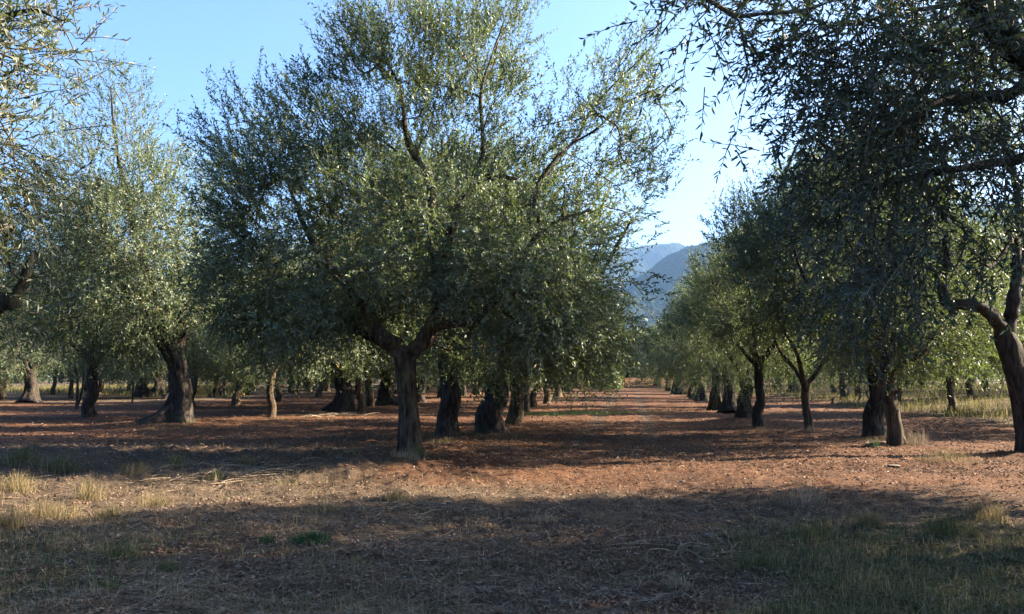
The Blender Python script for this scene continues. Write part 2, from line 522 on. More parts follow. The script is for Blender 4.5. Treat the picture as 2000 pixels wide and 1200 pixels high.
def grow(seed, trunk, limbs, blobs, leaf=(.11, .026), shoots=11, lps=18, shoot_len=.42, sides=16, bump=.16, flare=(.5, .25, 4),
         clump_r=.29, droop_below=None, hexleaf=False, mats=None, tip_only=0.0, min_gap=.30, upness=.75, bark=None, min_z=None, far=False):
    """trunk, limbs: polylines of (x,y,z,r) in metres from the base; blobs: (cx,cy,cz,rx,ry,rz,clumps,density)."""
    rng = np.random.default_rng(seed)
    bark = bark or M_BARK
    mleaf = mats or M_LEAF
    res = {}
    tr = catmull(trunk, .12)
    v, q = tube(tr, sides, bump, seed, flare)
    res['trunk'] = mesh_np('trunk', v, tri_cap(q), bark, True)
    nodes = [tr[-1, :3]]; ndir = [np.array([0, 0, 1.0])]; nrad = [tr[-1, 3]]; parent = [-1]
    lm = []
    for k, l in enumerate(limbs):
        lp = catmull(l, .16)
        jit = rng.normal(size=(len(lp), 3)) * lp[:, 3:4] * .16; jit[:2] = 0
        lp[:, :3] += jit; lp[:, 3] *= 1 + .12 * rng.normal(size=len(lp)).clip(-1.5, 1.5)
        v, q = tube(lp, max(7, sides // 2), bump * .7, seed + k + 1)
        lm.append(mesh_np('limb', v, tri_cap(q), bark, True))
        d = unit(np.gradient(lp[:, :3], axis=0))
        for j in range(2, len(lp)):
            nodes.append(lp[j, :3]); ndir.append(d[j]); nrad.append(lp[j, 3]); parent.append(-1)
    res['limbs'] = lm
    # clump centres
    C, cb = [], []
    for bi, (cx, cy, cz, rx, ry, rz, n, de) in enumerate(blobs):
        k = 0; tries = 0
        while k < n and tries < n * 30:
            tries += 1
            d = rng.normal(size=3); d /= np.linalg.norm(d)
            rr = rng.uniform(.12, 1.0) ** .45
            p = np.array([cx, cy, cz]) + d * rr * np.array([rx, ry, rz])
            if min_z and p[2] < min_z: continue
            if C and np.min(np.sum((np.array(C[-400:]) - p) ** 2, 1)) < min_gap ** 2: continue
            C.append(p); cb.append(bi); k += 1
    C = np.array(C); cb = np.array(cb)
    N = np.zeros((len(nodes) + len(C) * 5, 3)); D = np.zeros_like(N); RD = np.zeros(len(N)); PA = np.full(len(N), -1)
    n0 = len(nodes); N[:n0] = nodes; D[:n0] = ndir; RD[:n0] = nrad
    n = n0
    d0 = np.array([np.min(np.sum((N[:n0] - c) ** 2, 1)) for c in C])
    order = np.argsort(d0)
    chains = []; tipdir = np.zeros_like(C)
    for ci in order:
        c = C[ci]
        df = c - N[:n]; ds = np.linalg.norm(df, axis=1) + 1e-6
        co = 1 - np.sum(df * D[:n], 1) / ds
        j = int(np.argmin(ds * (1 + .55 * co)))
        a = N[j]; L = ds[j]
        outd = unit(D[j] * .8 + unit(c - a) * .9)
        m1 = a + outd * L * .4 + rng.normal(size=3) * L * .05
        m2 = c - unit(unit(c - a) + np.array([0, 0, .25])) * L * .3 + rng.normal(size=3) * L * .06
        t = np.linspace(0, 1, 6)[1:, None]
        pts = a * (1 - t) ** 3 + 3 * m1 * t * (1 - t) ** 2 + 3 * m2 * t * t * (1 - t) + c * t ** 3
        ids = [j]
        prev = j
        for p in pts:
            N[n] = p; PA[n] = prev; D[n] = unit(p - N[prev]); prev = n; ids.append(n); n += 1
        tipdir[ci] = D[prev]
        chains.append(ids)
    cnt = np.zeros(n)
    for ids in chains: cnt[ids[-1]] += 1
    for i in range(n - 1, n0 - 1, -1):
        if PA[i] >= 0: cnt[PA[i]] += cnt[i]
    rad = .0062 * np.maximum(cnt, 1) ** .47
    parts = []
    for ids in chains:
        r = rad[ids].copy(); r[0] = min(rad[ids[1]], RD[ids[0]] if ids[0] < n0 else rad[ids[0]])
        r[-1] *= .6
        parts.append(tube(np.hstack([N[ids], r[:, None]]), 6 if r[1] > .03 else 4, 0, 0, None, False))
    # leafy shoots
    dens = np.array([b[7] for b in blobs])[cb]
    ns = rng.poisson(np.maximum(shoots * dens * np.exp(rng.normal(-.12, .5, len(C))), .01))
    ns = np.maximum(ns, 2)
    ci = np.repeat(np.arange(len(C)), ns)
    S = len(ci)
    ctr = np.array([[b[0], b[1], b[2]] for b in blobs])[cb]
    allc = C.mean(0)
    out = unit((C - ctr) * .6 + (C - allc) * .6)
    zlo, zhi = C[:, 2].min(), C[:, 2].max()
    hz = (C[:, 2] - zlo) / (zhi - zlo)
    up = np.where(hz[:, None] > .38, 1, 0) * np.array([[0, 0, upness]]) + np.where(hz[:, None] < .3, 1, 0) * np.array([[0, 0, -.10]])
    dirs = unit(unit(rng.normal(size=(S, 3))) * .72 + out[ci] * .6 + tipdir[ci] * .3 + up[ci])
    org = C[ci] + rng.normal(size=(S, 3)) * clump_r * .55
    ln = shoot_len * rng.uniform(.5, 1.6, S) * np.where(hz[ci] > .8, 1.25, 1)
    sag = np.where(hz[ci] < .35, .20, .12) * rng.uniform(.3, 1.4, S)
    ts = np.array([0, .5, 1.0])

    def along(t):
        return org[:, None, :] + dirs[:, None, :] * (ln[:, None] * t)[..., None] + np.array([0, 0, -1.0]) * (sag[:, None] * ln[:, None] * t * t)[..., None]
    tp = along(np.tile(ts, (S, 1)))                      # twig polylines, flat ribbons crossed as thin three sided rods
    w0 = unit(np.cross(dirs, rng.normal(size=(S, 3))))
    w1 = np.cross(dirs, w0)
    tr_ = np.array([.0042, .0030, .0012]) * (leaf[0] / .09) * (1.7 if hexleaf else 1)
    if far:                                              # seen from afar: a bent ribbon is enough
        TV = np.stack([tp + w0[:, None] * tr_[None, :, None], tp - w0[:, None] * tr_[None, :, None]], 2)
        base = (np.arange(S) * 6)[:, None]
        TQ = np.concatenate([base + [[0, 1, 3, 2]], base + [[2, 3, 5, 4]]], 0)
        parts.append((TV.reshape(-1, 3), TQ))
    else:
        TV = np.stack([tp + w0[:, None] * tr_[None, :, None], tp - w0[:, None] * .5 * tr_[None, :, None] + w1[:, None] * .86 * tr_[None, :, None],
                       tp - w0[:, None] * .5 * tr_[None, :, None] - w1[:, None] * .86 * tr_[None, :, None]], 2)   # S,3,3,3
        base = (np.arange(S) * 9)[:, None, None]
        k = np.arange(2)[None, :, None] * 3; e = np.arange(3)[None, None, :]; e2 = (e + 1) % 3
        TQ = np.stack([base + k + e, base + k + e2, base + k + 3 + e2, base + k + 3 + e], -1).reshape(-1, 4)
        parts.append((TV.reshape(-1, 3), TQ))
    V, Q = join(parts)
    res['branches'] = mesh_np('branches', V, Q, M_TWIG, True)
    # leaves in opposite pairs
    npair = lps // 2
    lo = .08 + tip_only * .5
    t = np.linspace(lo, 1.0, npair)[None, :] + rng.uniform(-.03, .03, (S, npair))
    t = np.clip(t, 0.02, 1.02)
    P = along(t)
    T = unit(dirs[:, None, :] + np.array([0, 0, -1.0]) * (2 * sag[:, None] * t)[..., None])
    spin = rng.uniform(0, 6.28, (S, 1)) + np.arange(npair)[None, :] * 1.57 + rng.normal(size=(S, npair)) * .35
    A0 = unit(np.cross(T, w0[:, None, :] + .01)); B0 = np.cross(T, A0)
    side = A0 * np.cos(spin)[..., None] + B0 * np.sin(spin)[..., None]
    P = np.concatenate([P, P], 1).reshape(-1, 3); T = np.concatenate([T, T], 1).reshape(-1, 3)
    side = np.concatenate([side, -side], 1).reshape(-1, 3)
    n_ = len(P)
    keep = rng.random(n_) < .93
    P, T, side = P[keep], T[keep], side[keep]; n_ = len(P)
    ang = rng.normal(.74, .27, n_)[:, None]
    d = unit(T * np.cos(ang) + side * np.sin(ang) + np.array([0, 0, -.03]) + rng.normal(size=(n_, 3)) * .16)
    nm = unit(T * np.sin(ang) - side * np.cos(ang) + rng.normal(size=(n_, 3)) * .45 + np.array([0, 0, .25]))
    wv = unit(np.cross(d, nm)); nm = np.cross(wv, d)
    L = (leaf[0] * rng.uniform(.6, 1.2, n_))[:, None]; W = (leaf[1] * rng.uniform(.75, 1.2, n_))[:, None] * .5
    res['leafdata'] = (P, d, wv, nm, L, W)
    rnd = np.clip(rng.beta(2.2, 2.2, n_) * .94, 0, .985); rnd[rng.random(n_) < .0035] = 1.0
    if hexleaf:
        cu = rng.normal(.0, .10, n_)[:, None]
        v0 = P; v3 = P + d * L - nm * L * (.06 + cu * .7)
        c1 = P + d * L * .33 + nm * L * .02; c2 = P + d * L * .70 - nm * L * cu * .3
        LV_ = np.stack([v0, c1 + wv * W + nm * W * .25, c2 + wv * W * .82 + nm * W * .2, v3, c2 - wv * W * .82 + nm * W * .2, c1 - wv * W + nm * W * .25], 1)
        b = (np.arange(n_) * 6)[:, None]
        f = np.concatenate([b + [[0, 1, 2, 3]], b + [[0, 3, 4, 5]]], 0)[:, ::-1]
        at2 = np.concatenate([rnd, rnd])
    else:
        LV_ = np.stack([P, P + d * L * .48 + wv * W + nm * W * .22, P + d * L - nm * L * .05, P + d * L * .48 - wv * W + nm * W * .22], 1)
        f = (np.arange(n_) * 4)[:, None] + np.array([[3, 2, 1, 0]])
        at2 = rnd
    res['LV'], res['rnd'] = LV_, rnd
    res['crown'] = mesh_np('crown', LV_.reshape(-1, 3), f, mleaf, False, {'rnd': ('FACE', at2)})
    return res


def plant(name, res, loc, rz=0.0, sc=1.0, label='', group=None, cat='tree', tilt=(0, 0)):
    root = bpy.data.objects.new(name, None)
    COL.objects.link(root)
    root.empty_display_size = .3
    root.location = loc
    root.rotation_euler = (tilt[0], tilt[1], rz)
    root.scale = (sc,) * 3 if np.isscalar(sc) else sc
    tag(root, label, cat, group)
    obj('trunk', res['trunk'], root)
    for m in res['limbs']:
        obj('limb', m, root)
    b = obj('branches', res['branches'], root); b['kind'] = 'stuff'
    c = obj('crown', res['crown'], root); c['kind'] = 'stuff'
    return root


def px_line(base, pts):
    """[(px,py,Y,r)] -> local polyline"""
    return [tuple(at(a, b, Y) - base) + (r,) for a, b, Y, r in pts]


def px_blobs(base, bl):
    """(px,py,Y,rx_px,ry_px,rz_m,n,dens) -> local"""
    o = []
    for a, b, Y, rx, ry, rz, n, de in bl:
        c = at(a, b, Y) - base
        o.append((c[0], c[1], c[2], rx * Y / F, rz, ry * Y / F, n, de))
    return o


def sink(p, d=.06):
    q = np.array(p, float); q[2] -= d
    return q


# ------------------------------------------------------------------ the tall olive tree in the middle
b = sink(on_ground(800, 884)); Y0 = b[1]
hero = grow(3, px_line(b, [(804, 890, Y0, .235), (802, 850, Y0, .215), (797, 790, Y0, .185), (793, 735, Y0, .18), (790, 700, Y0, .205), (790, 678, Y0, .18)]),
    [px_line(b, [(790, 705, Y0, .16), (765, 672, Y0 - .1, .16), (738, 650, Y0 - .2, .13), (715, 605, Y0 - .2, .10), (660, 540, Y0, .075), (600, 455, Y0, .05), (560, 350, Y0, .03)]),
     px_line(b, [(785, 690, Y0, .12), (750, 668, Y0 + .3, .11), (715, 655, Y0 + .4, .09), (640, 600, Y0 + .7, .065), (540, 520, Y0 + .9, .04)]),
     px_line(b, [(795, 700, Y0, .16), (825, 662, Y0 - .1, .145), (850, 625, Y0 - .1, .125), (862, 560, Y0, .11), (880, 450, Y0 - .1, .09), (905, 385, Y0 - .1, .075), (955, 346, Y0 - .1, .055), (1010, 350, Y0, .03)]),
     px_line(b, [(858, 590, Y0, .10), (842, 460, Y0 + .2, .085), (836, 350, Y0 + .1, .07), (800, 292, Y0, .058), (788, 225, Y0, .048), (780, 170, Y0, .036), (745, 100, Y0, .022)]),
     px_line(b, [(900, 392, Y0 - .1, .05), (934, 324, Y0 - .1, .046), (943, 280, Y0, .042), (939, 180, Y0, .034), (957, 120, Y0, .022), (985, 40, Y0, .014)]),
     px_line(b, [(845, 640, Y0, .11), (890, 632, Y0 - .4, .10), (935, 622, Y0 - .7, .085), (1000, 540, Y0 - .6, .07), (1060, 450, Y0 - .3, .055), (1150, 410, Y0, .03)]),
     px_line(b, [(1058, 452, Y0 - .3, .05), (1047, 418, Y0 - .4, .046), (1048, 372, Y0 - .4, .046), (1066, 335, Y0 - .4, .042), (1098, 298, Y0 - .3, .038), (1130, 268, Y0 - .2, .032), (1150, 222, Y0 - .2, .026), (1202, 162, Y0 - .1, .02), (1260, 108, Y0, .012)]),
     px_line(b, [(1118, 280, Y0 - .3, .024), (1166, 252, Y0 - .4, .02), (1215, 205, Y0 - .5, .015), (1290, 170, Y0 - .5, .008)]),
     px_line(b, [(780, 300, Y0, .03), (740, 272, Y0, .024), (700, 265, Y0, .015)]),
     px_line(b, [(800, 690, Y0, .09), (850, 655, Y0 + .8, .08), (900, 560, Y0 + 1.4, .06), (930, 450, Y0 + 1.6, .04)])],
    px_blobs(b, [(545, 430, Y0, 140, 190, 2.0, 95, 1.0), (475, 360, Y0 + .3, 70, 160, 1.4, 34, .85), (630, 270, Y0, 110, 120, 1.7, 46, .9),
                 (500, 225, Y0, 90, 45, .9, 9, .6), (800, 450, Y0, 200, 170, 2.4, 105, 1.0), (670, 575, Y0 + .6, 190, 65, 1.5, 50, 1.0), (960, 450, Y0, 150, 150, 2.0, 62, .9),
                 (790, 100, Y0, 130, 130, 1.5, 56, .85), (950, 110, Y0, 110, 120, 1.5, 46, .85), (700, 110, Y0, 75, 90, 1.0, 18, .85), (870, 250, Y0, 190, 70, 1.6, 44, .75),
                 (1150, 260, Y0 - .2, 110, 110, 1.3, 32, .6), (1235, 150, Y0 - .1, 80, 80, .9, 18, .6), (1255, 300, Y0 - .2, 80, 120, 1.0, 20, .42),
                 (1060, 540, Y0 - .3, 160, 120, 1.7, 62, .9), (1150, 620, Y0 - .2, 85, 75, 1.2, 26, .9), (1000, 640, Y0 - .2, 90, 60, 1.2, 24, .8),
                 (570, 625, Y0 - .1, 130, 60, 1.6, 38, 1.0), (480, 560, Y0, 90, 90, 1.6, 34, 1.0), (960, 560, Y0 - .5, 150, 70, 1.2, 34, .9), (1060, 650, Y0 - .4, 120, 50, 1.2, 24, .9), (1085, 690, Y0 + 1, 120, 36, 1.5, 26, .9), (945, 690, Y0 + 1.6, 80, 40, 1.2, 16, .9)]),
    leaf=(.090, .0275), shoots=16, lps=18, far=True, sides=32, bump=.16, flare=(.5, .22, 4))
plant('olive_tree', hero, b, label='tallest olive tree in the middle with pale straight trunk and open feathery top', group=None)

# ------------------------------------------------------------------ tree at the right edge (bent limb)
b = sink(on_ground(1997, 889)); Y0 = b[1]
edge = grow(8, px_line(b, [(2012, 895, Y0, .27), (2009, 840, Y0, .25), (1998, 770, Y0, .24), (1978, 700, Y0, .235), (1962, 655, Y0, .20), (1960, 640, Y0, .15)]),
    [px_line(b, [(1968, 665, Y0, .17), (1945, 628, Y0 - .1, .14), (1918, 603, Y0 - .2, .125), (1885, 596, Y0 - .2, .12), (1856, 597, Y0 - .2, .125), (1844, 570, Y0 - .2, .12), (1841, 530, Y0 - .2, .10), (1850, 480, Y0 - .1, .085), (1842, 420, Y0, .07), (1800, 340, Y0, .05), (1780, 250, Y0, .03)]),
     px_line(b, [(1965, 660, Y0, .15), (1977, 600, Y0, .135), (1986, 540, Y0, .12), (1984, 470, Y0, .11), (1990, 400, Y0, .09), (1975, 320, Y0, .07), (1930, 220, Y0, .05), (1900, 120, Y0, .03)]),
     px_line(b, [(1986, 520, Y0, .09), (2030, 440, Y0 + .5, .08), (2100, 340, Y0 + .8, .06), (2150, 200, Y0 + 1, .03)]),
     px_line(b, [(1985, 450, Y0, .05), (1955, 500, Y0 - .3, .04), (1930, 520, Y0 - .5, .034), (1905, 505, Y0 - .6, .026), (1880, 480, Y0 - .6, .015)])],
    px_blobs(b, [(1900, 360, Y0, 120, 130, 1.8, 55, 1.0), (1790, 300, Y0, 120, 130, 1.8, 50, .9), (1960, 190, Y0, 130, 130, 1.6, 40, .8), (2080, 230, Y0 + .6, 110, 120, 1.6, 30, .8),
                 (2120, 420, Y0 + .8, 60, 80, 1.2, 12, .8), (1780, 440, Y0 - .3, 90, 80, 1.2, 22, .9), (1850, 150, Y0, 120, 90, 1.4, 30, .8), (2000, 60, Y0, 120, 70, 1.4, 24, .8)]),
    leaf=(.098, .029), shoots=11, lps=18, sides=28, bump=.17, flare=(.3, .2, 3), bark=M_BARK_OLD, far=True)
plant('olive_tree', edge, b, label='dark forked olive trunk cut by the picture edge, with a sharply elbowed limb')

# ------------------------------------------------------------------ leaning tree of the right row
b = sink(on_ground(1752, 869)); Y0 = b[1]
lean = grow(12, px_line(b, [(1752, 875, Y0, .20), (1748, 840, Y0, .17), (1738, 780, Y0, .155), (1731, 730, Y0, .165), (1733, 705, Y0, .14)]),
    [px_line(b, [(1733, 720, Y0, .12), (1765, 712, Y0 - .2, .11), (1800, 690, Y0 - .3, .08), (1835, 650, Y0 - .3, .065), (1862, 608, Y0 - .3, .05), (1870, 560, Y0, .03)]),
     px_line(b, [(1733, 720, Y0, .11), (1725, 670, Y0, .10), (1700, 600, Y0 + .2, .08), (1680, 500, Y0 + .3, .05)]),
     px_line(b, [(1735, 715, Y0, .10), (1750, 650, Y0 + .4, .09), (1780, 560, Y0 + .8, .06), (1800, 470, Y0 + 1, .03)]),
     px_line(b, [(1733, 750, Y0, .06), (1745, 768, Y0 - .2, .055), (1757, 762, Y0 - .4, .04)])],
    px_blobs(b, [(1720, 520, Y0, 130, 120, 2.0, 70, 1.0), (1840, 560, Y0, 120, 110, 2.0, 60, 1.0), (1900, 640, Y0, 70, 60, 1.4, 24, .9), (1650, 620, Y0, 110, 80, 1.7, 40, 1.0), (1760, 640, Y0 - .3, 120, 60, 1.6, 34, .8), (1820, 680, Y0 - .2, 80, 40, 1.2, 16, .8)]),
    leaf=(.10, .030), shoots=11, lps=16, sides=26, bump=.16, flare=(.45, .2, 3), far=True)
plant('olive_tree', lean, b, label='slim pale olive trunk leaning left beside the thick black trunk of the right row')

# ------------------------------------------------------------------ ancient olive on the left
b = sink(on_ground(337, 831), .1); Y0 = b[1]
old = grow(17, px_line(b, [(342, 838, Y0, .40), (347, 810, Y0, .37), (352, 770, Y0, .335), (346, 720, Y0, .31), (330, 670, Y0, .33), (316, 640, Y0, .29)]),
    [px_line(b, [(335, 680, Y0, .34), (318, 645, Y0, .32), (295, 610, Y0 - .2, .28), (262, 575, Y0 - .3, .22), (235, 540, Y0 - .3, .18), (205, 450, Y0, .13), (190, 350, Y0, .08)]),
     px_line(b, [(340, 680, Y0, .28), (360, 640, Y0, .22), (382, 600, Y0 + .2, .18), (395, 540, Y0 + .2, .13), (380, 450, Y0 + .3, .07)]),
     px_line(b, [(300, 615, Y0, .16), (290, 540, Y0 + .4, .13), (260, 440, Y0 + .4, .10), (235, 330, Y0 + .2, .07), (222, 240, Y0, .04), (216, 170, Y0, .02)]),
     px_line(b, [(345, 660, Y0, .13), (360, 600, Y0 - .6, .10), (352, 540, Y0 - .8, .07), (345, 470, Y0 - .8, .04)])],
    px_blobs(b, [(225, 320, Y0, 130, 90, 3.0, 95, .75), (215, 200, Y0, 70, 60, 1.6, 26, .6), (190, 450, Y0, 170, 110, 3.4, 130, 1.0), (320, 420, Y0, 95, 120, 2.8, 65, .85),
                 (100, 440, Y0, 70, 140, 2.4, 50, .8), (370, 560, Y0, 80, 90, 2.2, 60, 1.1), (250, 580, Y0 - .9, 170, 80, 2.0, 90, 1.1), (110, 590, Y0, 90, 90, 2, 60, 1.1), (240, 460, Y0 - 1.8, 150, 90, 1.0, 70, 1.1), (420, 640, Y0, 50, 50, 1.6, 24, 1), (230, 660, Y0 - .6, 70, 40, 1.4, 24, 1)]),
    leaf=(.114, .037), shoots=11, lps=16, shoot_len=.5, sides=44, bump=.24, flare=(2.1, .5, 5), bark=M_BARK_OLD, clump_r=.42, min_gap=.36, far=True)
plant('olive_tree', old, b, label='ancient olive with massive flared mossy base and forked trunk on the left')

# ------------------------------------------------------------------ close trees whose branches hang in from outside
def leaf_out(root, res, n, prefer, mat):
    """the n leaves that show largest become leaf objects of their own"""
    P, d, wv, nm, L, W = res['leafdata']
    base = np.array(root.location)
    Wp = P + base
    rel = Wp - np.array([0, 0, EYE])
    dep = rel @ FW
    sx = rel @ RX / dep * F + 1000; sy = 600 - rel @ UP / dep * F
    ok = (sx > 4) & (sx < 1996) & (sy > 2) & prefer(sx, sy) & (dep > .5)
    idx = np.where(ok)[0]
    sc_ = (L[idx, 0] / dep[idx])
    idx = idx[np.argsort(-sc_)][:n]
    lv = np.array([[0, 0, 0], [.33, .5, .12], [.70, .41, .1], [1, 0, -.05], [.70, -.41, .1], [.33, -.5, .12]])
    me = mesh_np('leaf', lv, np.array([[3, 2, 1, 0], [5, 4, 3, 0]])[:, ::-1], mat, False, {'rnd': ('FACE', [.45, .45])})
    from mathutils import Matrix
    for i in idx:
        o = bpy.data.objects.new('leaf', me); COL.objects.link(o); o.parent = root
        l = float(L[i, 0]); ww = float(W[i, 0]) * 2
        m = Matrix(((d[i, 0] * l, wv[i, 0] * ww, nm[i, 0] * ww, P[i, 0]), (d[i, 1] * l, wv[i, 1] * ww, nm[i, 1] * ww, P[i, 1]), (d[i, 2] * l, wv[i, 2] * ww, nm[i, 2] * ww, P[i, 2]), (0, 0, 0, 1)))
        o.matrix_local = m
    # the joined crown keeps all the other leaves
    keep = np.ones(len(P), bool); keep[idx] = False
    LV_ = res['LV'][keep]; k = len(LV_)
    bb = (np.arange(k) * 6)[:, None]
    f = np.concatenate([bb + [[0, 1, 2, 3]], bb + [[0, 3, 4, 5]]], 0)[:, ::-1]
    r = res['rnd'][keep]
    me2 = mesh_np('crown', LV_.reshape(-1, 3), f, mat, False, {'rnd': ('FACE', np.concatenate([r, r]))})
    for ch in root.children:
        if ch.name.split('.')[0] == 'crown': ch.data = me2


bx, by = 7.6, 8.6
b = np.array([bx, by, float(ground_h(bx, by)) - .05])
hang = grow(23, [(0, 0, 0, .30), (-.05, 0, .8, .25), (-.1, -.05, 1.6, .25), (-.15, -.05, 2.0, .2)],
    [[(-.1, 0, 1.7, .18), (-.9, -.4, 2.5, .15)] + px_line(b, [(2120, 240, 6.8, .125), (2010, 120, 6.6, .115), (1950, 55, 6.5, .11), (1890, -25, 6.4, .10), (1800, -110, 6.3, .08), (1650, -170, 6.1, .05), (1480, -140, 5.8, .03), (1370, -90, 5.6, .015)]),
     [(-.15, 0, 1.8, .14), (-1.0, .1, 2.6, .10)] + px_line(b, [(2060, 200, 7.2, .07), (1960, 188, 7.0, .055), (1880, 195, 6.9, .045), (1807, 208, 6.8, .035), (1780, 290, 6.7, .02)]),
     [(-.15, 0, 1.7, .12), (-1.0, .0, 2.2, .09)] + px_line(b, [(2080, 330, 7.3, .06), (1960, 318, 7.2, .045), (1880, 330, 7.0, .038), (1800, 342, 6.9, .03), (1715, 365, 6.7, .018)]),
     [(-.1, 0, 1.9, .17), (-.2, .6, 3.4, .15), (-.6, 1.4, 5.0, .12), (-1.4, 2.6, 6.6, .08), (-2.0, 4.0, 7.8, .04)],
     [(-.1, 0, 1.9, .15), (.9, -.2, 3.0, .11), (1.8, -.3, 4.4, .05)],
     [(-.1, 0, 1.9, .13), (-.4, -1.0, 3.0, .10), (-.9, -1.8, 4.2, .05)]],
    px_blobs(b, [(1800, 60, 6.5, 180, 80, 1.0, 25, .85), (1670, 170, 6.5, 90, 120, .8, 17, .85), (1810, 190, 6.8, 170, 80, 1.0, 22, .8), (1890, 320, 7.0, 140, 110, 1.0, 19, .75),
                 (1720, 330, 6.7, 110, 90, .9, 13, .8), (1690, 430, 6.7, 110, 70, .8, 8, .7), (1790, 470, 6.9, 160, 90, .9, 9, .6), (1660, 560, 6.5, 100, 80, .7, 9, .55), (1740, 590, 6.7, 90, 50, .5, 5, .45),
                 (1590, 80, 6.2, 80, 80, .6, 10, .8), (1440, 10, 5.9, 120, 45, .5, 9, .4), (1340, -50, 5.7, 60, 40, .5, 3, .45), (1490, 120, 6.1, 50, 40, .3, 3, .45), (1510, 355, 6.3, 35, 20, .3, 2, .5),
                 (1900, 90, 7.6, 130, 90, .6, 12, .9), (1650, -140, 6.2, 250, 70, 1.0, 24, .9), (1600, 290, 6.4, 60, 70, .6, 8, .8)])
    + px_blobs(b, [(1820, 120, 10.5, 170, 150, 1.6, 22, .9), (1720, -150, 10.0, 240, 120, 2.0, 70, .9), (1900, -120, 11.5, 240, 130, 2.0, 60, .9), (1680, -220, 13.5, 150, 100, 1.7, 50, 1.0), (1880, 330, 9.5, 130, 120, 1.2, 8, .9)])
    + [(.9, 1.0, 4.9, 2.4, 2.4, 1.9, 60, 1.0), (.9, -1.2, 4.2, 2.2, 1.8, 1.6, 30, 1.0), (-1.6, -2.2, 5.4, 1.8, 1.5, 1.2, 30, 1)],
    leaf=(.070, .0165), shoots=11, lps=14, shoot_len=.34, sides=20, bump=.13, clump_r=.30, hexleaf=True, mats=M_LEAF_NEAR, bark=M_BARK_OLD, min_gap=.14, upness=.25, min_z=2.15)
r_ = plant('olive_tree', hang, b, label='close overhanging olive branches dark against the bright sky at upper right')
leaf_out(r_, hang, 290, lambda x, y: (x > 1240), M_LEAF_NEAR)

bx, by = -6.6, 8.4
b = np.array([bx, by, float(ground_h(bx, by)) - .05])
lefty = grow(29, [(0, 0, 0, .28), (.03, 0, .8, .23), (.1, 0, 1.5, .22), (.12, 0, 1.9, .18)],
    [[(.1, 0, 1.5, .12)] + px_line(b, [(-120, 640, 8.3, .10), (-20, 612, 8.2, .085), (20, 585, 8.2, .075), (45, 555, 8.2, .05), (60, 500, 8.2, .03)]),
     [(.1, 0, 1.7, .15), (.5, 0, 2.6, .12)] + px_line(b, [(-150, 300, 8.0, .09), (-90, 180, 7.8, .06), (-20, 60, 7.6, .035), (60, 20, 7.4, .02), (120, 40, 7.3, .008)]),
     [(.1, 0, 1.8, .14), (-.2, .4, 3.2, .10), (-.3, .6, 5.0, .05)],
     [(.1, 0, 1.8, .14), (-.7, -.3, 3.0, .09), (-1.3, -.5, 4.4, .04)]],
    px_blobs(b, [(0, 50, 7.5, 110, 80, .8, 13, .6), (120, 60, 7.3, 50, 50, .4, 4, .4), (30, 160, 7.5, 80, 50, .6, 7, .5), (-30, 320, 7.8, 85, 130, .8, 24, .7), (-10, 430, 7.9, 45, 60, .5, 5, .6), (-60, 540, 8.1, 90, 70, .7, 14, .8), (-120, 100, 7.7, 110, 180, 1.0, 26, 1.0)])
    + [(-.6, .3, 4.6, 1.9, 2.0, 1.8, 45, 1.0)],
    leaf=(.078, .0165), shoots=11, lps=14, shoot_len=.36, sides=18, bump=.13, clump_r=.30, hexleaf=True, mats=M_LEAF_SPRAY, bark=M_BARK_OLD, min_gap=.14, upness=.3)
r_ = plant('olive_tree', lefty, b, label='sunlit close olive sprays reaching in at the upper left corner')
leaf_out(r_, lefty, 150, lambda x, y: x < 260, M_LEAF_SPRAY)

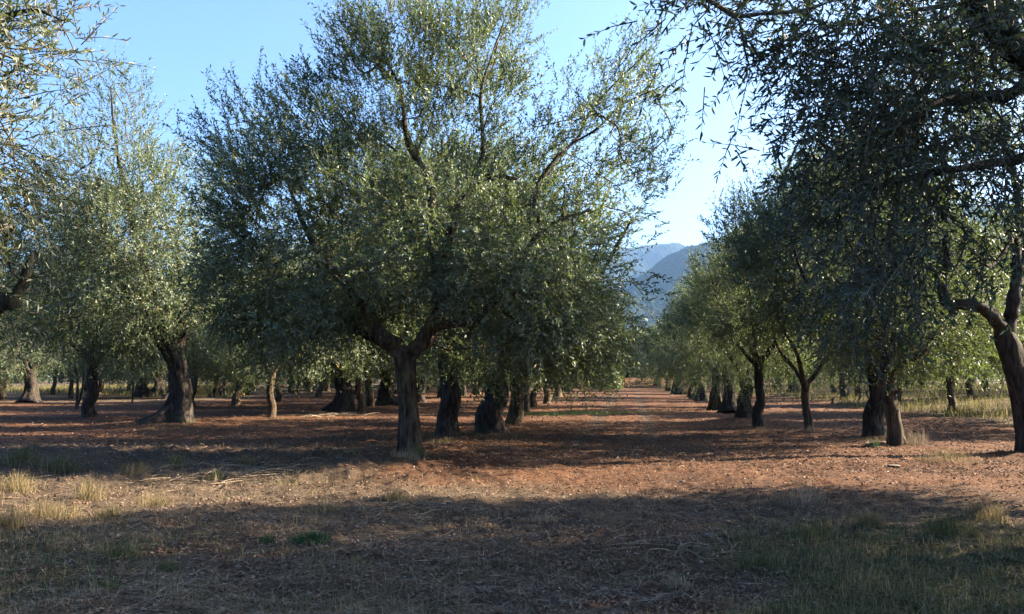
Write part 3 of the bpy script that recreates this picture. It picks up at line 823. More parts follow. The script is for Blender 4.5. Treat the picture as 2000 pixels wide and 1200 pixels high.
# ------------------------------------------------------------------ kinds of olive tree for the rows
def kind(seed, r, crotch, R, top, flare, nl, leanx=0.0, spread=.55, bark=None, clumps=420, sides=18, low=1.9, dens=1.0, bump=.19, leaf=(.118, .039)):
    rng = np.random.default_rng(seed)
    tr = [(0, 0, 0, r * 1.12), (leanx * .3 + rng.normal() * r * .22, rng.normal() * r * .22, crotch * .28, r), (leanx * .6 + rng.normal() * r * .28, rng.normal() * r * .28, crotch * .5, r * rng.uniform(.85, 1.0)), (leanx * .8 + rng.normal() * r * .25, rng.normal() * r * .25, crotch * .75, r * rng.uniform(.82, .95)), (leanx, 0, crotch, r * .95), (leanx, 0, crotch + r * .6, r * .7)]
    limbs = []
    a0 = rng.uniform(0, 6.28)
    cz = (low + top) / 2 + .2
    for k in range(nl):
        a = a0 + 6.28 * k / nl + rng.normal() * .25
        e = rng.uniform(.55, 1.05)
        rr = r * rng.uniform(.5, .68)
        hd = np.array([cos(a), sin(a), 0])
        o = np.array([leanx, 0, crotch - r * .3])
        p1 = o + hd * .45 * spread * 1.2 + np.array([0, 0, .40 + r * .4])
        p2 = p1 + hd * (R * .28) + np.array([0, 0, R * .30 * e]) + rng.normal(size=3) * .12
        p3 = p2 + hd * (R * .18) + np.array([0, 0, R * .45 * e]) + rng.normal(size=3) * .2
        p4 = p3 + hd * (R * .10) + np.array([0, 0, (top - p3[2]) * .5]) + rng.normal(size=3) * .2
        limbs.append([tuple(o) + (rr,), tuple(p1) + (rr * .85,), tuple(p2) + (rr * .55,), tuple(p3) + (rr * .34,), tuple(p4) + (rr * .14,)])
    bl = [(leanx, 0, cz, R * .72, R * .72, (top - low) * .40, int(clumps * .34), dens)]
    m = 7
    for k in range(m):
        a = 6.28 * k / m + rng.uniform(-.4, .4)
        q = rng.uniform(.5, .72)
        zz = rng.uniform(low + .5, top - 1.4)
        bl.append((leanx + cos(a) * R * q, sin(a) * R * q, zz, R * rng.uniform(.28, .42), R * rng.uniform(.28, .42), rng.uniform(.7, 1.3), int(clumps * .075), dens * rng.uniform(.8, 1.1)))
    for k in range(2):
        a = rng.uniform(0, 6.28)
        bl.append((leanx + cos(a) * R * .3, sin(a) * R * .3, top - .9, R * .3, R * .3, .9, int(clumps * .07), dens * .7))
    return grow(seed, tr, limbs, bl, leaf=leaf, shoots=11, lps=15, shoot_len=.48, sides=sides, bump=bump, flare=flare, clump_r=.42, min_gap=.34, bark=bark, min_z=low - .1, far=True)


KH = {'slender': 6.6, 'stout': 7.6, 'ancient': 7.6, 'forked': 6.8, 'young': 3.8, 'broad': 7.0}
K = {
    'slender': kind(101, .17, 1.75, 2.7, 6.6, (.45, .2, 4), 3, low=1.9),
    'stout': kind(102, .265, 2.1, 3.5, 7.6, (.6, .3, 5), 4, low=1.75, sides=30, bump=.12, bark=M_BARK_OLD),
    'ancient': kind(103, .35, 1.9, 3.5, 7.6, (1.7, .5, 5), 3, leanx=.2, low=1.7, sides=36, bark=M_BARK_OLD, bump=.2),
    'forked': kind(104, .17, 1.25, 2.9, 6.8, (.35, .2, 3), 3, leanx=-.12, spread=.9, low=1.9),
    'broad': kind(105, .24, 1.9, 3.3, 7.0, (.6, .25, 4), 4, leanx=.15, low=1.65),
}
K['young'] = grow(106, [(0, 0, 0, .05), (.02, 0, .7, .045), (0, .02, 1.3, .04)], [[(.02, 0, .1, .04), (.16, .05, .7, .038), (.2, .05, 1.5, .03)], [(0, 0, 1.2, .035), (-.2, .1, 2.0, .02)]],
    [(0, 0, 2.5, .8, .8, 1.0, 55, 1.0)], leaf=(.12, .03), shoots=8, lps=12, sides=10, bump=.08, flare=(.3, .1, 3), min_gap=.2, bark=M_BARK_OLD)

rs = np.random.RandomState(7)
placed = []


def put(px, py, kd, h, label, group=None, rz=None, dx=0, wide=1.0):
    p = sink(on_ground(px, py), .07)
    s = h / KH[kd]
    placed.append((p[0], p[1]))
    name = {'young': 'young_olive_tree'}.get(kd, 'olive_tree')
    return plant(name, K[kd], p, rs.uniform(0, 6.28) if rz is None else rz, (s * wide, s * wide, s), label, group)


GL = 'olive trees in the row left of the lane'
GR = 'olive trees in the row right of the lane'
GO = 'olive trees standing between the left rows'
# row left of the lane, counted from the tall tree
put(873, 858, 'stout', 7.4, 'black trunk close behind the pale central trunk, second in the left lane row', GL, .4)
put(967, 848, 'stout', 7.6, 'thickest black trunk of the left lane row, splitting low under the leaves', GL, 2.1, wide=1.3)
put(1004, 826, 'broad', 7.2, 'olive behind the thickest black trunk, its trunk forking towards the lane', GL, 5.2, wide=1.1)
put(1026, 806, 'slender', 7.0, 'slim dark trunk just left of the bright green grass strip', GL, wide=1.15)
put(1043, 796, 'slender', 7.0, 'slim trunk directly above the bright green grass strip', GL, wide=1.15)
put(1068, 789, 'slender', 7.2, 'slim trunk right of and behind the green grass strip', GL, wide=1.2)
put(1088, 775, 'broad', 7.2, 'small distant trunk of the left lane row before the green shrub', GL, wide=1.1)
put(1108, 765, 'ancient', 7.2, 'farthest flared trunk of the left lane row near the green shrub', GL)
put(1128, 758, 'broad', 7.4, 'last olive of the left lane row behind the bright green shrub', GL)
# row right of the lane
put(1710, 856, 'stout', 8.0, 'thick black trunk beside the slim leaning trunk in the right row', GR, .3, wide=.82)
put(1581, 845, 'forked', 7.6, 'thin olive with clear Y shaped fork against the yellow grass', GR, 0.2, wide=.7)
put(1484, 835, 'stout', 6.4, 'dark trunk in front of a wide flared stump in the right row', GR, 1.2, wide=.68)
put(1462, 822, 'ancient', 6.2, 'ancient olive with broad flared base hidden behind a dark trunk', GR, 3.6, wide=.8)
put(1424, 807, 'ancient', 6.6, 'gnarled olive with pale suckers at its root, front one of two close together', GR, 1.9, wide=.75)
put(1403, 801, 'ancient', 6.6, 'gnarled olive with a mossy spread root, rear one of two close together', GR, 4.4, wide=.78)
put(1409, 794, 'broad', 7.0, 'unseen trunk added behind the pair of gnarled olives, its shade striping the lane', GR, wide=.8)  # tree added so that its shade stripes the lane
put(1349, 777, 'broad', 7.0, 'trunk added behind the wide dark flared one of the right row, its shade striping the lane', GR)  # also added for its stripe of shade across the lane
put(1363, 783, 'ancient', 7.4, 'wide dark flared trunk midway down the right row', GR, .5, wide=1.05)
put(1325, 770, 'ancient', 7.2, 'flared trunk beyond the wide one in the right row', GR, 2.7, wide=1.1)
put(1306, 764, 'broad', 7.2, 'narrow trunk between two flared ones far down the right row', GR, wide=1.1)
put(1284, 758, 'ancient', 7.4, 'low stump like trunk at the far end of the right row', GR, 5.0, wide=1.1)
put(1262, 752, 'broad', 7.4, 'last olive of the right row beside the red earth bank', GR, wide=1.2)
# between the left rows
put(4, 782, 'forked', 7.2, 'leaning dark trunk cut by the left picture edge', GO, 1.0)
put(55, 787, 'ancient', 7.6, 'flared old trunk second from the left edge', GO, 2.2)
put(138, 780, 'slender', 6.6, 'straight slim trunk behind the thin double stemmed sapling at left', GO)
put(149, 800, 'young', 5.2, 'thin double stemmed sapling left of the black upright trunk', 'young olive saplings', .5)
put(177, 817, 'stout', 7.2, 'tall black upright trunk left of the ancient mossy olive', GO, 2.0, wide=.85)
put(258, 788, 'young', 4.2, 'young olive on two thin sunlit stems before a dark cone shaped stump', 'young olive saplings', 1.4)
put(283, 776, 'ancient', 7.6, 'dark cone shaped old trunk far behind the ancient mossy olive', GO, 4.0, wide=1.1)
put(375, 797, 'slender', 7.0, 'slim trunk just right behind the ancient mossy olive', GO)
put(438, 778, 'young', 4.6, 'pair of thin sapling stems standing in open shade', 'young olive saplings', 2.2)
put(461, 793, 'broad', 7.2, 'short dark Y trunk left of the mossy yellow fork', GO, 1.1, wide=.9)
put(529, 817, 'slender', 6.4, 'slim olive with yellow lichen on its low fork', GO, 2.9)
put(542, 785, 'slender', 7.4, 'trunk half hidden behind the slim lichen covered olive', GO)
put(583, 782, 'young', 4.4, 'single leaning sapling stem right of the lichen covered olive', 'young olive saplings', 4.1)
put(622, 777, 'broad', 7.0, 'small dark trunk between sapling stem and the stump with brushwood', GO)
put(664, 806, 'ancient', 7.8, 'old flared trunk with dry brushwood lying at its foot', GO, .2)
put(703, 808, 'slender', 6.4, 'thin trunk directly right of the brushwood covered stump', GO, wide=1.1)
put(758, 793, 'ancient', 8.0, 'broad flared trunk seen just left of the pale central trunk', GO, 3.1)
put(700, 772, 'ancient', 7.6, 'cone shaped far trunk with lit grass behind it', GO, 1.5)
put(905, 768, 'slender', 7.2, 'thin far trunk seen between second and thickest lane trunks', GO)
put(862, 776, 'broad', 7.2, 'far trunk appearing right of the second lane trunk', GO)
# beyond the right row
GF = 'olive trees in the yellow grass field'
put(1859, 806, 'slender', 6.2, 'dark trunk standing in tall yellow grass, nearer of two', GF, .3, wide=1.2)
put(1895, 786, 'slender', 6.8, 'dark trunk in the yellow grass, farther and right of another', GF, 2.3, wide=1.2)
put(1630, 770, 'broad', 5.6, 'small trunk in lit grass seen through the right row', GF)
put(1756, 790, 'slender', 6.0, 'thin dark stem in the grass behind the slim leaning trunk', GF)

# the far ranks that close the view
def far(s, v, kd, h, label, group, gap=3.0):
    x, y = LU * s + LV * v
    for a, c in placed:
        if (a - x) ** 2 + (c - y) ** 2 < gap ** 2: return
    z = float(ground_h(x, y)) - .07
    placed.append((x, y))
    sc = h / KH[kd]
    plant('olive_tree', K[kd], (x, y, z), rs.uniform(0, 6.28), (sc * 1.1, sc * 1.1, sc), label, group)


kinds = ['slender', 'broad', 'ancient', 'stout', 'broad']
for v in (-13.5, -22.5, -31.5, -40.5, -50):
    for s in np.arange(46 if v > -20 else 52, 132, 6.6):
        if s * .60 < -v - 14: continue
        far(s + rs.uniform(-1.6, 1.6), v + rs.uniform(-.9, .9), kinds[rs.randint(5)], rs.uniform(6.6, 8.2), 'distant olive tree in the dark ranks behind the left trunks', 'distant olive trees behind the left rows')
for s in np.arange(132, 175, 6.5):
    for v in (-4.6, 4.8, -13, 13, 0, -8.5, 8.5):
        far(s + rs.uniform(-2, 2), v + rs.uniform(-1.5, 1.5), kinds[rs.randint(5)], rs.uniform(6.5, 8), 'distant hazy olive tree closing the end of the lane', 'distant olive trees at the end of the lane')
for v in (15, 24, 34, 45):
    for s in np.arange(58, 135, 9):
        far(s + rs.uniform(-2, 2), v + rs.uniform(-1.5, 1.5), kinds[rs.randint(5)], rs.uniform(6, 7.6), 'distant olive tree beyond the yellow grass on the right', 'distant olive trees beyond the grass field')
# neighbours just outside the right of the picture, whose shade crosses the foreground and the right row
for x, y, kd, h, wd, lab in ((10.9, 11.7, 'slender', 8.4, .80, 'slender olive just beyond the right edge, next to the overhanging branches'),
                             (13.2, 7.6, 'forked', 8.4, .85, 'forked olive just beyond the right edge, near the green grass corner'),
                             (12.6, 3.2, 'broad', 7.8, .9, 'broad olive just beyond the lower right corner'),
                             (17.4, 26.0, 'broad', 7.4, .9, 'unseen broad olive added beyond the right edge to stripe the right row with shade'),  # added out of view to lay shade stripes by the right row
                             (19.8, 31.6, 'slender', 7.2, 1.0, 'unseen slender olive added beyond the right edge, its shade striping the right row'),  # likewise an unseen addition, there for its shade stripe
                             (22.8, 37.6, 'broad', 7.0, 1.0, 'olive whose crown enters at the right edge over the grass field')):
    z = float(ground_h(x, y)) - .07
    s = h / KH[kd]
    plant('olive_tree', K[kd], (x, y, z), rs.uniform(0, 6.28), (s * wd, s * wd, s), lab, None)

# ------------------------------------------------------------------ ground cover
rg = np.random.default_rng(77)


def scatter(n, dmin, dmax, amin=-33, amax=33):
    """points whose density falls off with distance"""
    u = rg.random(n)
    d = 1 / (1 / dmin - u * (1 / dmin - 1 / dmax))
    a = np.radians(rg.uniform(amin, amax, n))
    return np.sin(a) * d, np.cos(a) * d


def zg(x, y):
    return ground_h(x, y) + relief(x, y)


def chips(n, name, mat, label, dmin, dmax, l0, l1, wf, mask=None, lift=.006, tilt=.5, bias=None, cat=None):
    x, y = scatter(n, dmin, dmax)
    if mask is not None:
        k = rg.random(n) < mask(x, y); x, y = x[k], y[k]
    n = len(x)
    z = zg(x, y) + lift
    d = np.hypot(x, y)
    a = rg.uniform(0, 6.28, n)
    D = np.stack([np.cos(a), np.sin(a), rg.normal(size=n) * tilt * .5], 1); D = unit(D)
    Wd = unit(np.stack([-np.sin(a), np.cos(a), rg.normal(size=n) * tilt], 1))
    L = (rg.uniform(l0, l1, n) * (1 + d / 40))[:, None]
    W = L * wf * rg.uniform(.7, 1.3, n)[:, None]
    c = np.stack([x, y, z], 1); Nn = np.cross(D, Wd)
    V = np.stack([c - D * L / 2, c + Wd * W / 2 + Nn * L * .06, c + D * L / 2 + Nn * L * .1, c - Wd * W / 2 + Nn * L * .06], 1)
    f = (np.arange(n) * 4)[:, None] + np.array([[3, 2, 1, 0]])
    r = rg.beta(1.6, 2.0, n) if bias is None else rg.beta(*bias, n)
    o = obj(name, mesh_np(name, V.reshape(-1, 3), f, mat, False, {'rnd': ('FACE', r)}))
    tag(o, label, cat, kind='stuff')


chips(72000, 'leaf_litter', M_LITTER, 'dry fallen olive leaves and prunings littering the red soil', 5, 55, .015, .046, .42, tilt=.9, cat='leaf litter')
chips(40000, 'fallen_leaves', M_LITTER, 'curled fallen leaves over the worked soil farther down the lane', 16, 70, .020, .050, .45, tilt=1.1, cat='leaf litter')
chips(84000, 'straw', M_STRAW, 'pale mown straw lying over the foreground soil', 5, 26, .05, .24, .014, mask=lambda x, y: .25 + .75 * straw_mask(x, y), lift=.012, tilt=.35, cat='straw')


def blades(n, name, mat, label, xy, h0, h1, w0, bend=.5, bias=(2, 2), cat='grass', seg=2, hmul=None):
    x, y = xy
    n = len(x)
    z = zg(x, y) - .01
    a = rg.uniform(0, 6.28, n)
    D = np.stack([np.cos(a), np.sin(a), np.zeros(n)], 1); Wd = np.stack([-np.sin(a), np.cos(a), np.zeros(n)], 1)
    a2 = rg.uniform(0, 6.28, n); Wd = np.stack([np.cos(a2), np.sin(a2), np.zeros(n)], 1)
    H = rg.uniform(h0, h1, n)
    if hmul is not None: H = H * hmul
    H = H[:, None]
    B = np.abs(rg.normal(size=(n, 1))) * bend * H
    W = w0 * rg.uniform(.6, 1.3, (n, 1))
    p = np.stack([x, y, z], 1)
    m = p + D * B * .3 + np.array([0, 0, 1]) * H * .6
    t = p + D * B + np.array([0, 0, 1]) * H * np.clip(1 - .25 * (B / H), .3, 1)
    V = np.stack([p - Wd * W / 2, p + Wd * W / 2, m + Wd * W * .4, m - Wd * W * .4, t], 1)
    b = (np.arange(n) * 5)[:, None]
    f4 = b + np.array([[0, 1, 2, 3]]); f3 = b + np.array([[3, 2, 4]])
    r = rg.beta(*bias, n)
    return mesh_np(name, V.reshape(-1, 3), [f4, f3], mat, False, {'rnd': ('FACE', np.concatenate([r, r]))})


# crumbled soil: clods that catch the low sun
def clods():
    x, y = scatter(15000, 5.5, 60)
    k = rg.random(len(x)) < .35 + .65 * sstep(.35, .6, fbm(x / 1.1, y / 1.1, 61, 3)); x, y = x[k], y[k]
    n = len(x); d = np.hypot(x, y)
    s_ = (.007 + .022 * rg.random(n) ** 2.5) * (1 + d / 60)
    oc = np.array([[1, 0, 0], [0, 1, 0], [-1, 0, 0], [0, -1, 0], [0, 0, 1], [0, 0, -1]], float)
    V = oc[None] * s_[:, None, None] * rg.uniform(.6, 1.25, (n, 6, 1)) * np.array([1, 1, .75])
    a = rg.uniform(0, 6.28, n); c, q = np.cos(a)[:, None], np.sin(a)[:, None]
    V = np.stack([V[..., 0] * c - V[..., 1] * q, V[..., 0] * q + V[..., 1] * c, V[..., 2]], -1)
    V += np.stack([x, y, zg(x, y) + s_ * .25], 1)[:, None]
    f = np.array([[0, 1, 4], [1, 2, 4], [2, 3, 4], [3, 0, 4], [1, 0, 5], [2, 1, 5], [3, 2, 5], [0, 3, 5]])
    F_ = ((np.arange(n) * 6)[:, None, None] + f[None]).reshape(-1, 3)
    o = obj('clods', mesh_np('clods', V.reshape(-1, 3), F_, M_CLOD, False, {'rnd': ('FACE', np.repeat(rg.beta(2, 2, n), 8))}))
    tag(o, 'crumbled clods of reddish brown soil', 'soil clods', kind='stuff')


M_CLOD = plain('clod_soil', [(0, (.035, .018, .010)), (.5, (.085, .046, .027)), (1, (.17, .105, .068))])
clods()
# green turf lower right and a sparser one lower left
x, y = scatter(120000, 5.2, 11.5)
k = rg.random(len(x)) < green_mask(x, y) ** 1.3 * .6; x, y = x[k], y[k]
tag(obj('green_grass', blades(0, 'green_grass', M_GREEN, '', (x, y), .04, .14, .006, .8, (1.5, 1.4))), 'short green grass in shade at the lower corners', 'grass', kind='stuff')
# loose standing dry stalks over the straw
x, y = scatter(34000, 5.2, 23)
k = rg.random(len(x)) < (.10 + .8 * straw_mask(x, y) + .8 * (x < -2) * (y > 9) + .25 * green_mask(x, y)) * sstep(.42, .62, fbm(x / .5, y / .5, 91, 3)); x, y = x[k], y[k]
tag(obj('dry_grass', blades(0, 'dry_grass', M_DRYGRASS, '', (x, y), .05, .20, .0042, .9, (2, 2))), 'thin dry grass stalks standing over the foreground', 'grass', kind='stuff')
# the rough grass field beyond the right row and the grassy margin far left
x, y = [], []
ss = rg.uniform(26, 120, 170000); vv = rg.uniform(9.5, 60, 170000)
gx = LU[0] * ss + LV[0] * vv; gy = LU[1] * ss + LV[1] * vv
edge_n = 9.8 + 3.0 * fbm(gx / 4, gy / 4, 95, 3) + np.clip(36 - ss, 0, 20) * .22
k = (vv > edge_n) & (np.abs(gx / gy) < .68) & (rg.random(len(ss)) < (30 / ss) ** 1.2) & (fbm(gx / 1.6, gy / 1.6, 96, 3) > .40)
gx, gy = gx[k], gy[k]
tag(obj('field_grass', blades(0, 'field_grass', M_FIELD, '', (gx, gy), .10, .52, .026, .65, (1.5, 2.2))), 'tall yellow green grass in the field beyond the right row', 'grass', kind='stuff')
ss = rg.uniform(60, 150, 60000); vv = rg.uniform(-85, -24, 60000)
gx = LU[0] * ss + LV[0] * vv; gy = LU[1] * ss + LV[1] * vv
k = (gx / gy > -.66) & (gx / gy < -.30) & (rg.random(len(ss)) < .6) & (ss + vv * .55 > 44)
gx, gy = gx[k], gy[k]
tag(obj('margin_grass', blades(0, 'margin_grass', M_FIELD, '', (gx, gy), .15, .5, .05, .6, (1.6, 2))), 'sunlit yellow green grass margin behind the left trunks', 'grass', kind='stuff')
# bright strip of grass under the left lane row
x = rg.normal(2.4, 1.5, 3500); y = rg.normal(37.8, .6, 3500) + .1 * (x - 2.4)
tag(obj('grass_strip', blades(0, 'grass_strip', M_SHRUB, '', (x, y), .05, .16, .012, .4)), 'bright green grass strip across the lane edge', 'grass', kind='stuff')


def stone_mesh(seed, flat=.6, n_=8, m_=5):
    r = np.random.default_rng(seed)
    nu, nv = n_, m_
    th = np.linspace(0, 2 * pi, nu, endpoint=False); ph = np.linspace(-pi / 2, pi / 2, nv)
    V = []
    for p in ph[1:-1]:
        for t in th:
            k = 1 + r.normal() * .16
            V.append((cos(t) * cos(p) * k, sin(t) * cos(p) * k * .75, sin(p) * flat * (1 + r.normal() * .08)))
    V.append((0, 0, -flat)); V.append((0.1, 0, flat * .9))
    m = nv - 2
    q, f = [], []
    for j in range(m - 1):
        for i in range(nu):
            q.append((j * nu + i, j * nu + (i + 1) % nu, (j + 1) * nu + (i + 1) % nu, (j + 1) * nu + i))
    for i in range(nu):
        f.append((len(V) - 2, (i + 1) % nu, i)); f.append((len(V) - 1, (m - 1) * nu + i, (m - 1) * nu + (i + 1) % nu))
    return np.array(V), np.array(q), np.array(f)


# gravel: thousands of small limestone bits
SM = [stone_mesh(s_, .55, 5, 4) for s_ in range(6)]
x, y = scatter(5200, 5.2, 30)
k = rg.random(len(x)) < (.35 + .65 * (1 - green_mask(x, y))) * sstep(.3, .62, fbm(x / .7, y / .7, 88, 3)); x, y = x[k], y[k]
VV, Q4, Q3, o_ = [], [], [], 0
for i in range(len(x)):
    v, q, f = SM[i % 6]
    s_ = .007 + .024 * rg.random() ** 3.2
    a = rg.uniform(0, 6.28); c, d = cos(a), sin(a)
    vv = v * s_ * rg.uniform(.8, 1.25, 3)
    vv = np.stack([vv[:, 0] * c - vv[:, 1] * d, vv[:, 0] * d + vv[:, 1] * c, vv[:, 2]], 1)
    z = float(zg(x[i], y[i]))
    VV.append(vv + [x[i], y[i], z + s_ * .15]); Q4.append(q + o_); Q3.append(f + o_); o_ += len(v)
tag(obj('gravel', mesh_np('gravel', np.vstack(VV), [np.vstack(Q4), np.vstack(Q3)], M_STONE, True)), 'small pale limestone gravel strewn over the soil', 'gravel', kind='stuff')

# single stones one can pick out
STM = []
for s_ in range(4):
    v, q, f = stone_mesh(40 + s_, .5)
    STM.append(mesh_np('stone', v, [q, f], M_STONE, True))
for i, (px, py, wpx, lab) in enumerate([
        (1386, 1052, 26, 'long pale stone lying in shade left of the green grass'),
        (1402, 1020, 14, 'rounded pale stone just above the long pale stone'),
        (1420, 1024, 14, 'flat grey stone right of the rounded pale stone'),
        (1745, 911, 30, 'flat white stone lying below the thick black trunk of the right row'),
        (1333, 944, 12, 'small pale stone at the near edge of the sunlit red soil'),
        (1213, 1058, 18, 'flat light stone in the middle of the shaded lane mouth'),
        (1033, 1157, 13, 'rounded buff stone near the bottom middle'),
        (1098, 1184, 20, 'pale broken stone at the bottom edge right of the middle'),
        (852, 1081, 12, 'small pale stone left of the middle in the shade'),
        (1647, 1011, 12, 'light chip of stone above the green grass'),
        (1575, 1012, 9, 'small stone left of the light chip above the green grass'),
        (160, 1023, 14, 'buff stone in lit straw at the left'),
        (368, 992, 14, 'whitish stone in lit straw left of the middle'),
        (506, 941, 10, 'small grey stone among sunlit prunings'),
        (1232, 1166, 16, 'greyish stone near the bottom right of the lane mouth'),
        (940, 1086, 14, 'flat stone half buried in straw at middle')]):
    p = on_ground(px, py)
    s_ = wpx / 2 / F * p[1]
    o = obj('stone', STM[i % 4], None, (p[0], p[1], float(zg(p[0], p[1])) + s_ * .2))
    o.scale = (s_, s_ * .9, s_ * .62 if i != 3 else s_ * .3); o.rotation_euler = (0, 0, rg.uniform(-.5, .5))
    tag(o, lab, 'stone', 'loose stones on the ground')


# tufts of grass
def tuft(px, py, wpx, hpx, n, mat, label, bias=(2, 2), bend=.75, name='grass_tuft', group='grass tufts in the foreground', w0=.0048):
    n = int(n * 1.4)
    p = on_ground(px, py)
    sx = wpx / F * p[1] / 2
    x = p[0] + np.clip(rg.normal(size=n), -1.7, 1.7) * sx * .5; y = p[1] + np.clip(rg.normal(size=n), -1.7, 1.7) * sx * .4
    h = hpx / F * p[1]
    g = np.exp(-((x - p[0]) / (sx * 1.1)) ** 2)
    me = blades(0, name, mat, '', (x, y), h * .45, h * 1.05, w0, bend, bias, hmul=.45 + .55 * g)
    base = np.array([p[0], p[1], float(zg(p[0], p[1]))])
    co = np.zeros(len(me.vertices) * 3, np.float32); me.vertices.foreach_get('co', co)
    me.vertices.foreach_set('co', (co.reshape(-1, 3) - base).astype(np.float32).ravel())
    o = obj(name, me, None, base)
    tag(o, label, 'grass tuft', group)


for a in [
        (606, 1064, 80, 34, 420, M_TUFT, 'dense dark green rush like tuft left of the middle'),
        (520, 1066, 34, 24, 120, M_TUFT, 'small green tuft left of the dense dark green one'),
        (770, 985, 56, 36, 170, M_DRYGRASS, 'yellowish dry tuft on the sunlit soil below the central trunk'),
        (95, 1010, 110, 50, 300, M_DRYGRASS, 'wide golden tuft in sunlight at far left'),
        (15, 1030, 60, 50, 220, M_DRYGRASS, 'golden tuft cut by the left picture edge'),
        (210, 1012, 50, 36, 160, M_DRYGRASS, 'golden tuft right of the wide one at left'),
        (40, 918, 70, 50, 220, M_GREEN, 'greenish tuft on the shaded low bank at far left'),
        (120, 920, 80, 44, 220, M_GREEN, 'greenish tuft on the low bank right of the far left one'),
        (265, 930, 60, 36, 150, M_DRYGRASS, 'thin straw tuft on the low bank at left'),
        (345, 915, 40, 40, 110, M_GREEN, 'olive green tuft among prunings on the low bank'),
        (235, 1090, 80, 36, 170, M_GREEN, 'faded green tuft in shade at lower left'),
        (215, 1145, 50, 28, 130, M_GREEN, 'small green tuft with dry stems near the lower left corner'),
        (1700, 1036, 70, 44, 260, M_DRYGRASS, 'yellowing tuft at the upper edge of the green grass'),
        (1585, 1062, 90, 40, 300, M_GREEN, 'olive tuft at the left tip of the green grass'),
        (1925, 1015, 80, 62, 240, M_DRYGRASS, 'tall thin tuft in shade at lower right'),
        (1570, 990, 90, 66, 90, M_STRAW, 'sparse tall bare stalks leaning left above the green grass'),
        (1850, 1050, 110, 60, 260, M_GREEN, 'tall grassy tuft in the shade near the right edge'),
        (1790, 868, 50, 44, 110, M_STRAW, 'dry pale sprigs at the foot of the slim leaning trunk'),
        (1710, 875, 16, 26, 40, M_TUFT, 'green sprig between the two front trunks of the right row'),
        (815, 890, 50, 26, 120, M_GREEN, 'mossy sprigs at the foot of the central trunk'),
        (1850, 905, 120, 34, 200, M_DRYGRASS, 'brown dry grass in shade before the right row'),
        (690, 890, 24, 18, 40, M_SHRUB, 'tiny bright green weed left of the central trunk'),
        (872, 866, 60, 20, 120, M_DRYGRASS, 'dry weeds at the foot of the black trunk behind the central one'),
        (970, 856, 90, 16, 140, M_DRYGRASS, 'dry weeds round the thickest black trunk of the left lane row'),
        (1706, 866, 60, 22, 100, M_DRYGRASS, 'straw coloured weeds at the foot of the thick black right trunk'),
        (1583, 849, 40, 20, 90, M_STRAW, 'pale weeds round the foot of the thin Y forked olive'),
        (1484, 839, 40, 16, 80, M_DRYGRASS, 'low weeds at the dark trunk before the flared stump'),
        (340, 838, 120, 16, 160, M_DRYGRASS, 'dry weeds along the flared base of the ancient mossy olive'),
        (529, 821, 44, 16, 90, M_DRYGRASS, 'weeds at the foot of the lichen covered slim olive'),
        (800, 893, 70, 22, 160, M_STRAW, 'pale stalks spread round the foot of the central trunk'),
        (30, 965, 90, 46, 260, M_DRYGRASS, 'ragged straw tuft on the shaded bank at the far left edge'),
        (175, 975, 60, 60, 150, M_DRYGRASS, 'tall thin stalks on the bank below the greenish tufts'),
        (420, 935, 40, 34, 100, M_GREEN, 'small olive tuft among the pale prunings'),
        (300, 985, 70, 36, 200, M_DRYGRASS, 'matted golden tuft in the lit straw, left of the whitish stone'),
        (480, 905, 50, 24, 120, M_DRYGRASS, 'low straw tuft at the shadow edge left of the central trunk'),
        (560, 945, 60, 26, 130, M_DRYGRASS, 'low straw tuft on the lit bank below the prunings'),
        (640, 1000, 70, 26, 150, M_DRYGRASS, 'matted dry tuft at the lit edge of the big foreground shadow'),
        (330, 1110, 60, 30, 130, M_GREEN, 'dull green tuft in shade below the dense dark green one'),
        (700, 1105, 60, 26, 110, M_DRYGRASS, 'thin dry tuft in shade right of the dense dark green one'),
        (1060, 1020, 60, 24, 110, M_STRAW, 'pale broken stalks in the middle of the lane mouth'),
        (1480, 1120, 90, 40, 240, M_GREEN, 'ragged edge tuft at the left side of the green grass'),
        (1320, 1150, 60, 44, 90, M_STRAW, 'thin pale stems standing at the bottom right of the lane mouth')]:
    tuft(*a)

# brushwood: prunings in the sunlit straw and under the stump
def prunings(px, py, wpx, hpx, n, label, lmax):
    p = on_ground(px, py)
    parts = []
    q = on_ground(px, py + hpx); dy = abs(q[1] - p[1])
    for i in range(n):
        x = p[0] + rg.normal() * wpx / F * p[1] * .28; y = p[1] + rg.normal() * dy * .4
        a = rg.uniform(0, 6.28); L = rg.uniform(.3, 1) * lmax
        z = float(zg(x, y))
        pts = []
        cu = rg.normal() * .5
        el = abs(rg.normal()) * .15
        for t in np.linspace(0, 1, 5):
            b_ = a + cu * t
            pts.append((x + cos(b_) * L * t, y + sin(b_) * L * t, z + .012 + el * L * t * (1.2 - t), .008 * (1 - .7 * t) * (.6 + lmax)))
        parts.append(tube(np.array(pts), 4, 0, 0, None, False))
    V, Q = join(parts)
    base = np.array([p[0], p[1], float(zg(p[0], p[1]))])
    o = obj('brushwood', mesh_np('brushwood', V - base, Q, M_STRAWWOOD, True), None, base)
    tag(o, label, 'brushwood', 'heaps of dry prunings', 'stuff')


M_STRAWWOOD = bark_material('dry_prunings', (.09, .065, .043), (.25, .20, .14), (.18, .145, .1), .3, 4)
prunings(440, 925, 230, 26, 150, 'tangle of pale dry prunings on the sunlit bank left of the middle', .7)
prunings(655, 812, 120, 6, 50, 'dry brushwood around the foot of the old flared trunk', 1.3)
prunings(840, 995, 150, 16, 34, 'scattered pale twigs on sunlit soil below the central trunk', .5)
prunings(1330, 1080, 150, 30, 16, 'a few pale dead twigs in shade left of the green grass', .7)
prunings(1710, 868, 60, 8, 26, 'dry twigs around the foot of the slim leaning trunk', .6)

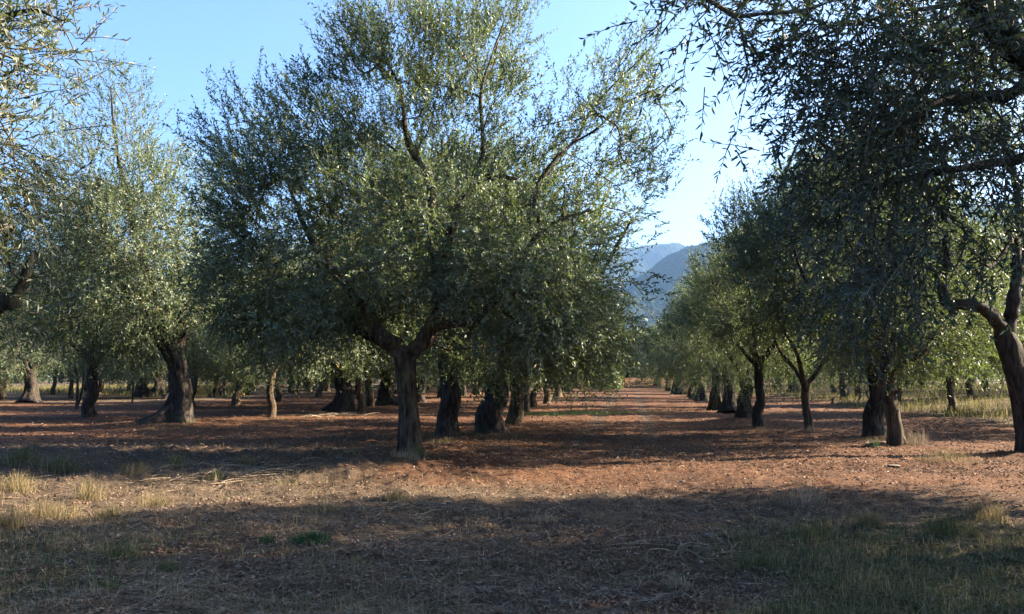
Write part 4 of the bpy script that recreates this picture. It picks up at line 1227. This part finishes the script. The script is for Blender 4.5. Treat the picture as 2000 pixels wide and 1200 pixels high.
# bright green shrub near the end of the lane
p = on_ground(1180, 762)
sh = grow(201, [(0, 0, 0, .06), (0, 0, .4, .05)], [[(0, 0, .2, .04), (.4, 0, .9, .03)], [(0, 0, .2, .04), (-.4, .2, .9, .03)]], [(0, 0, 1.1, 1.5, 1.3, 1.0, 70, 1.0)],
          leaf=(.2, .07), shoots=9, lps=12, sides=8, bump=.05, mats=M_SHRUB, min_gap=.2, flare=None)
plant('shrub', sh, sink(p), 0, 1.45, 'bright yellow green shrub at the far end of the left lane row', None, 'shrub')

# a far wood that shuts the view under the crowns, one mass from here
def far_wood():
    r = np.random.default_rng(5)
    n = 26000
    v = r.uniform(-175, 110, n)
    s = 182 + r.uniform(0, 14, n) + 5 * np.sin(v / 9.0)
    top = 5.5 + 3.5 * vnoise(v / 5.0, s * 0, 3) + 1.5 * vnoise(v / 1.7, s * 0, 4)
    z = top * r.uniform(0, 1, n) ** .8
    x = LU[0] * s + LV[0] * v; y = LU[1] * s + LV[1] * v
    p = np.stack([x, y, ground_h(x, y) + z], 1)
    d = unit(r.normal(size=(n, 3)) + [0, 0, .4]); w_ = unit(np.cross(d, r.normal(size=(n, 3))))
    L = r.uniform(.6, 1.6, n)[:, None]; W = L * .28
    V = np.stack([p, p + d * L * .5 + w_ * W, p + d * L, p + d * L * .5 - w_ * W], 1)
    o = obj('far_wood', mesh_np('far_wood', V.reshape(-1, 3), (np.arange(n) * 4)[:, None] + np.array([[3, 2, 1, 0]]), M_LEAF, False, {'rnd': ('FACE', r.beta(2, 2, n) * .9)}))
    tag(o, 'dark wood closing the orchard at its far end', 'wood', kind='stuff')


far_wood()

# ------------------------------------------------------------------ haze
hv = np.array([(x, y, z) for z in (-3.5, 620) for y in (-4200, 4200) for x in (-4200, 4200)], float)
hq = np.array([(0, 2, 3, 1), (4, 5, 7, 6), (0, 1, 5, 4), (2, 6, 7, 3), (0, 4, 6, 2), (1, 3, 7, 5)])
mh = bpy.data.materials.new('haze_air'); mh.use_nodes = True
n = mh.node_tree.nodes; n.clear()
ho = n.new('ShaderNodeOutputMaterial'); pv = n.new('ShaderNodeVolumePrincipled')
pv.inputs['Color'].default_value = (.30, .56, 1.0, 1)
pv.inputs['Density'].default_value = .00007
pv.inputs['Anisotropy'].default_value = .35
mh.node_tree.links.new(pv.outputs[0], ho.inputs['Volume'])
ob = obj('haze', mesh_np('haze', hv, hq, mh))
tag(ob, 'thin pale blue haze over the whole valley', 'haze', kind='stuff')
